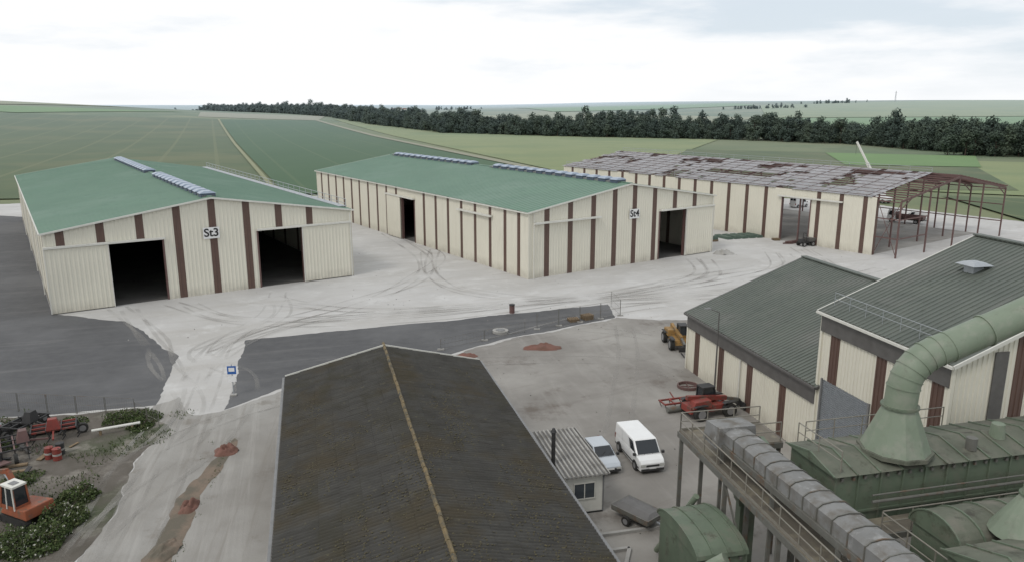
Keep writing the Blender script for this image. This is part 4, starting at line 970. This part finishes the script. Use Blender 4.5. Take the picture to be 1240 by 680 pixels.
for c in [(620,1900),(900,2200),(-650,2400),(-420,2600),(-200,2700),(-900,2300),(1300,1700),(260,1500)]:
    for i in range(30): put(c[0]+random.gauss(0,40),c[1]+U(-15,15),U(.4,.8),far)
print('trees',cnt)
mb=MB(); random.seed(3)
for i in range(26):
    x=U(-900,-350); y=U(2500,2900); z=hgt(x,y); w=U(8,16); h=U(4,7)
    mb.box(x-w/2,x+w/2,y-5,y+5,z,z+h,'trimw'); mb.hexa([(x-w/2,y-5.5,z+h),(x+w/2,y-5.5,z+h),(x+w/2,y+5.5,z+h),(x-w/2,y+5.5,z+h)],[(x-w/2,y-.2,z+h+3),(x+w/2,y-.2,z+h+3),(x+w/2,y+.2,z+h+3),(x-w/2,y+.2,z+h+3)],'redmud')
mb.obj('distant_village')
def shrub(name,c,r,h,n,flowers=0,seed=1):
    random.seed(seed); mb=MB()
    for k in range(6): a=U(0,6.28); mb.cyl((c[0],c[1],0),(c[0]+math.cos(a)*r*.6,c[1]+math.sin(a)*r*.6,h*.7),.03,'bark',5,.01)
    for i in range(n):
        a=U(0,6.28); rr=r*math.sqrt(R())*(1+.45*noise.noise(Vector((math.cos(a)*1.5,math.sin(a)*1.5,seed*3)))); z=h*U(.05,1)*(1-min(1,rr/r)**2*.7)*(.7+.9*noise.noise(Vector((math.cos(a)*rr*1.3,math.sin(a)*rr*1.3,seed))))
        p=Vector((c[0]+math.cos(a)*rr,c[1]+math.sin(a)*rr,max(.05,z))); s=U(.04,.11); nn2=Vector((U(-1,1),U(-1,1),U(.2,1))).normalized(); t=nn2.orthogonal().normalized(); t=Matrix.Rotation(U(0,6.28),3,nn2)@t; b=nn2.cross(t)
        mb.face([p-t*s,p-b*s*.6,p+t*s,p+b*s*.6],'flower' if R()<flowers else 'shrub')
    mb.obj(name)
i=0
for (x,y,r,h,n,fl) in [(-27.6,42.2,1.4,1.6,3400,.07),(-27.4,39.8,1.5,1.4,3400,.09),(-29.2,39.2,1.7,1.5,3600,.07),(-28.4,45.2,1.2,1.1,2400,.05),(-30.2,58.0,1.4,1.0,1500,.03),(-31.8,57.9,1.6,.9,1600,.02),(-29.6,56.4,1.0,.9,1200,.02),
    (-38.5,52.5,1.2,1.0,1100,.02),(-40.5,55.6,1.6,1.2,1600,.02),(-35.5,57.2,1.2,.6,800,.02),(-36.8,46.5,1.5,.7,1100,.03),(-33.5,47.2,1.4,.8,1300,.03)]:
    i+=1; shrub('flowering_shrub',(x,y),r,h,n,fl,i)
random.seed(9); mb=MB()
for i in range(9000):
    x=U(-46,-26.4); y=U(36,60)
    if noise.noise(Vector((x*.25,y*.25,3)))<.06: continue
    a=U(0,6.28); h=U(.08,.3); w=.04
    mb.face([(x-w*math.cos(a),y-w*math.sin(a),.02),(x+w*math.cos(a),y+w*math.sin(a),.02),(x+U(-.12,.12),y+U(-.12,.12),h)],'shrub')
for i in range(700):
    y=U(30,54); x=-20.6+ (y-44)*-.16+random.choice((-.8,.7))+U(-.25,.25); a=U(0,6.28); h=U(.04,.14); w=.03
    if noise.noise(Vector((x*.5,y*.5,8)))<.1: continue
    mb.face([(x-w*math.cos(a),y-w*math.sin(a),.02),(x+w*math.cos(a),y+w*math.sin(a),.02),(x+U(-.12,.12),y+U(-.12,.12),h)],'shrub')
mb.obj('grass_tufts')
for (x,y,h) in [(1080,2200,30),(1450,2150,45)]:
    mb=MB(); z=hgt(x,y)
    for a,b in ((-1.5,-1.5),(1.5,-1.5),(1.5,1.5),(-1.5,1.5)): mb.beam((x+a,y+b,z),(x+a*.2,y+b*.2,z+h),.35,.35,'galv')
    for k in range(6):
        w=1.5*(1-k/7); mb.beam((x-w,y,z+h*k/6),(x+w,y,z+h*(k+1)/6),.25,.25,'galv')
    mb.beam((x-5,y,z+h*.85),(x+5,y,z+h*.85),.3,.3,'galv'); mb.obj('transmission_mast')

# ------------------------------------------------------------ sky, sun, camera
w=bpy.data.worlds.new('World'); scene.world=w; w.use_nodes=True; nt=w.node_tree; N=nt.nodes; Lk=nt.links
bg=N['Background']; bg.inputs['Strength'].default_value=0.1
sky=N.new('ShaderNodeTexSky'); sky.sky_type='NISHITA'; sky.sun_disc=False; sky.sun_elevation=math.radians(50); sky.sun_rotation=math.radians(220)
tc=N.new('ShaderNodeTexCoord'); mp=N.new('ShaderNodeMapping'); mp.inputs['Scale'].default_value=(1.3,1.3,6.5); mp.inputs['Location'].default_value=(.35,.6,.9); Lk.new(tc.outputs['Generated'],mp.inputs[0])
nz=N.new('ShaderNodeTexNoise'); nz.inputs['Scale'].default_value=2.4; nz.inputs['Detail'].default_value=7; nz.inputs['Roughness'].default_value=.55; Lk.new(mp.outputs[0],nz.inputs['Vector'])
sp=N.new('ShaderNodeSeparateXYZ'); Lk.new(tc.outputs['Generated'],sp.inputs[0])
ex=N.new('ShaderNodeMapRange'); ex.inputs[1].default_value=-.1; ex.inputs[2].default_value=.5; ex.inputs[3].default_value=.05; ex.inputs[4].default_value=-.05; Lk.new(sp.outputs['X'],ex.inputs[0])
ad=N.new('ShaderNodeMath'); ad.operation='ADD'; Lk.new(nz.outputs['Fac'],ad.inputs[0]); Lk.new(ex.outputs[0],ad.inputs[1])
cr=N.new('ShaderNodeValToRGB'); cr.color_ramp.elements[0].position=.40; cr.color_ramp.elements[0].color=(7.6,8.3,9.0,1); cr.color_ramp.elements[1].position=.56; cr.color_ramp.elements[1].color=(10.0,10.1,10.2,1)
Lk.new(ad.outputs[0],cr.inputs[0])
mx=N.new('ShaderNodeMix'); mx.data_type='RGBA'; mr_=N.new('ShaderNodeMapRange'); mr_.inputs[1].default_value=.35; mr_.inputs[2].default_value=.5; mr_.inputs[3].default_value=.85; mr_.inputs[4].default_value=1.0
Lk.new(ad.outputs[0],mr_.inputs[0]); Lk.new(mr_.outputs[0],mx.inputs[0]); Lk.new(sky.outputs[0],mx.inputs[6]); Lk.new(cr.outputs[0],mx.inputs[7])
hr_=N.new('ShaderNodeMapRange'); hr_.inputs[1].default_value=0.0; hr_.inputs[2].default_value=.06; hr_.inputs[3].default_value=.85; hr_.inputs[4].default_value=0.0
Lk.new(sp.outputs['Z'],hr_.inputs[0]); m2=N.new('ShaderNodeMix'); m2.data_type='RGBA'; Lk.new(hr_.outputs[0],m2.inputs[0]); Lk.new(mx.outputs[2],m2.inputs[6]); m2.inputs[7].default_value=(10.0,10.1,10.2,1)
Lk.new(m2.outputs[2],bg.inputs['Color'])
sd=bpy.data.lights.new('sun','SUN'); sd.energy=1.0; sd.angle=math.radians(14); sd.color=(1,.96,.9); so=bpy.data.objects.new('sun',sd); COL.objects.link(so)
dirv=Vector((-.5,-.6,.93)); so.rotation_euler=dirv.to_track_quat('Z','Y').to_euler(); so.location=(-50,-60,90)
cd=bpy.data.cameras.new('camera'); cam=bpy.data.objects.new('camera',cd); COL.objects.link(cam); scene.camera=cam
cd.sensor_width=36; cd.lens=36*920/1240; cd.clip_end=40000; cd.clip_start=.1
cam.location=(0,0,25); cam.rotation_euler=(math.radians(90-13.03),0,0)
scene.view_settings.view_transform='Standard'; scene.view_settings.look='None'; scene.view_settings.exposure=0
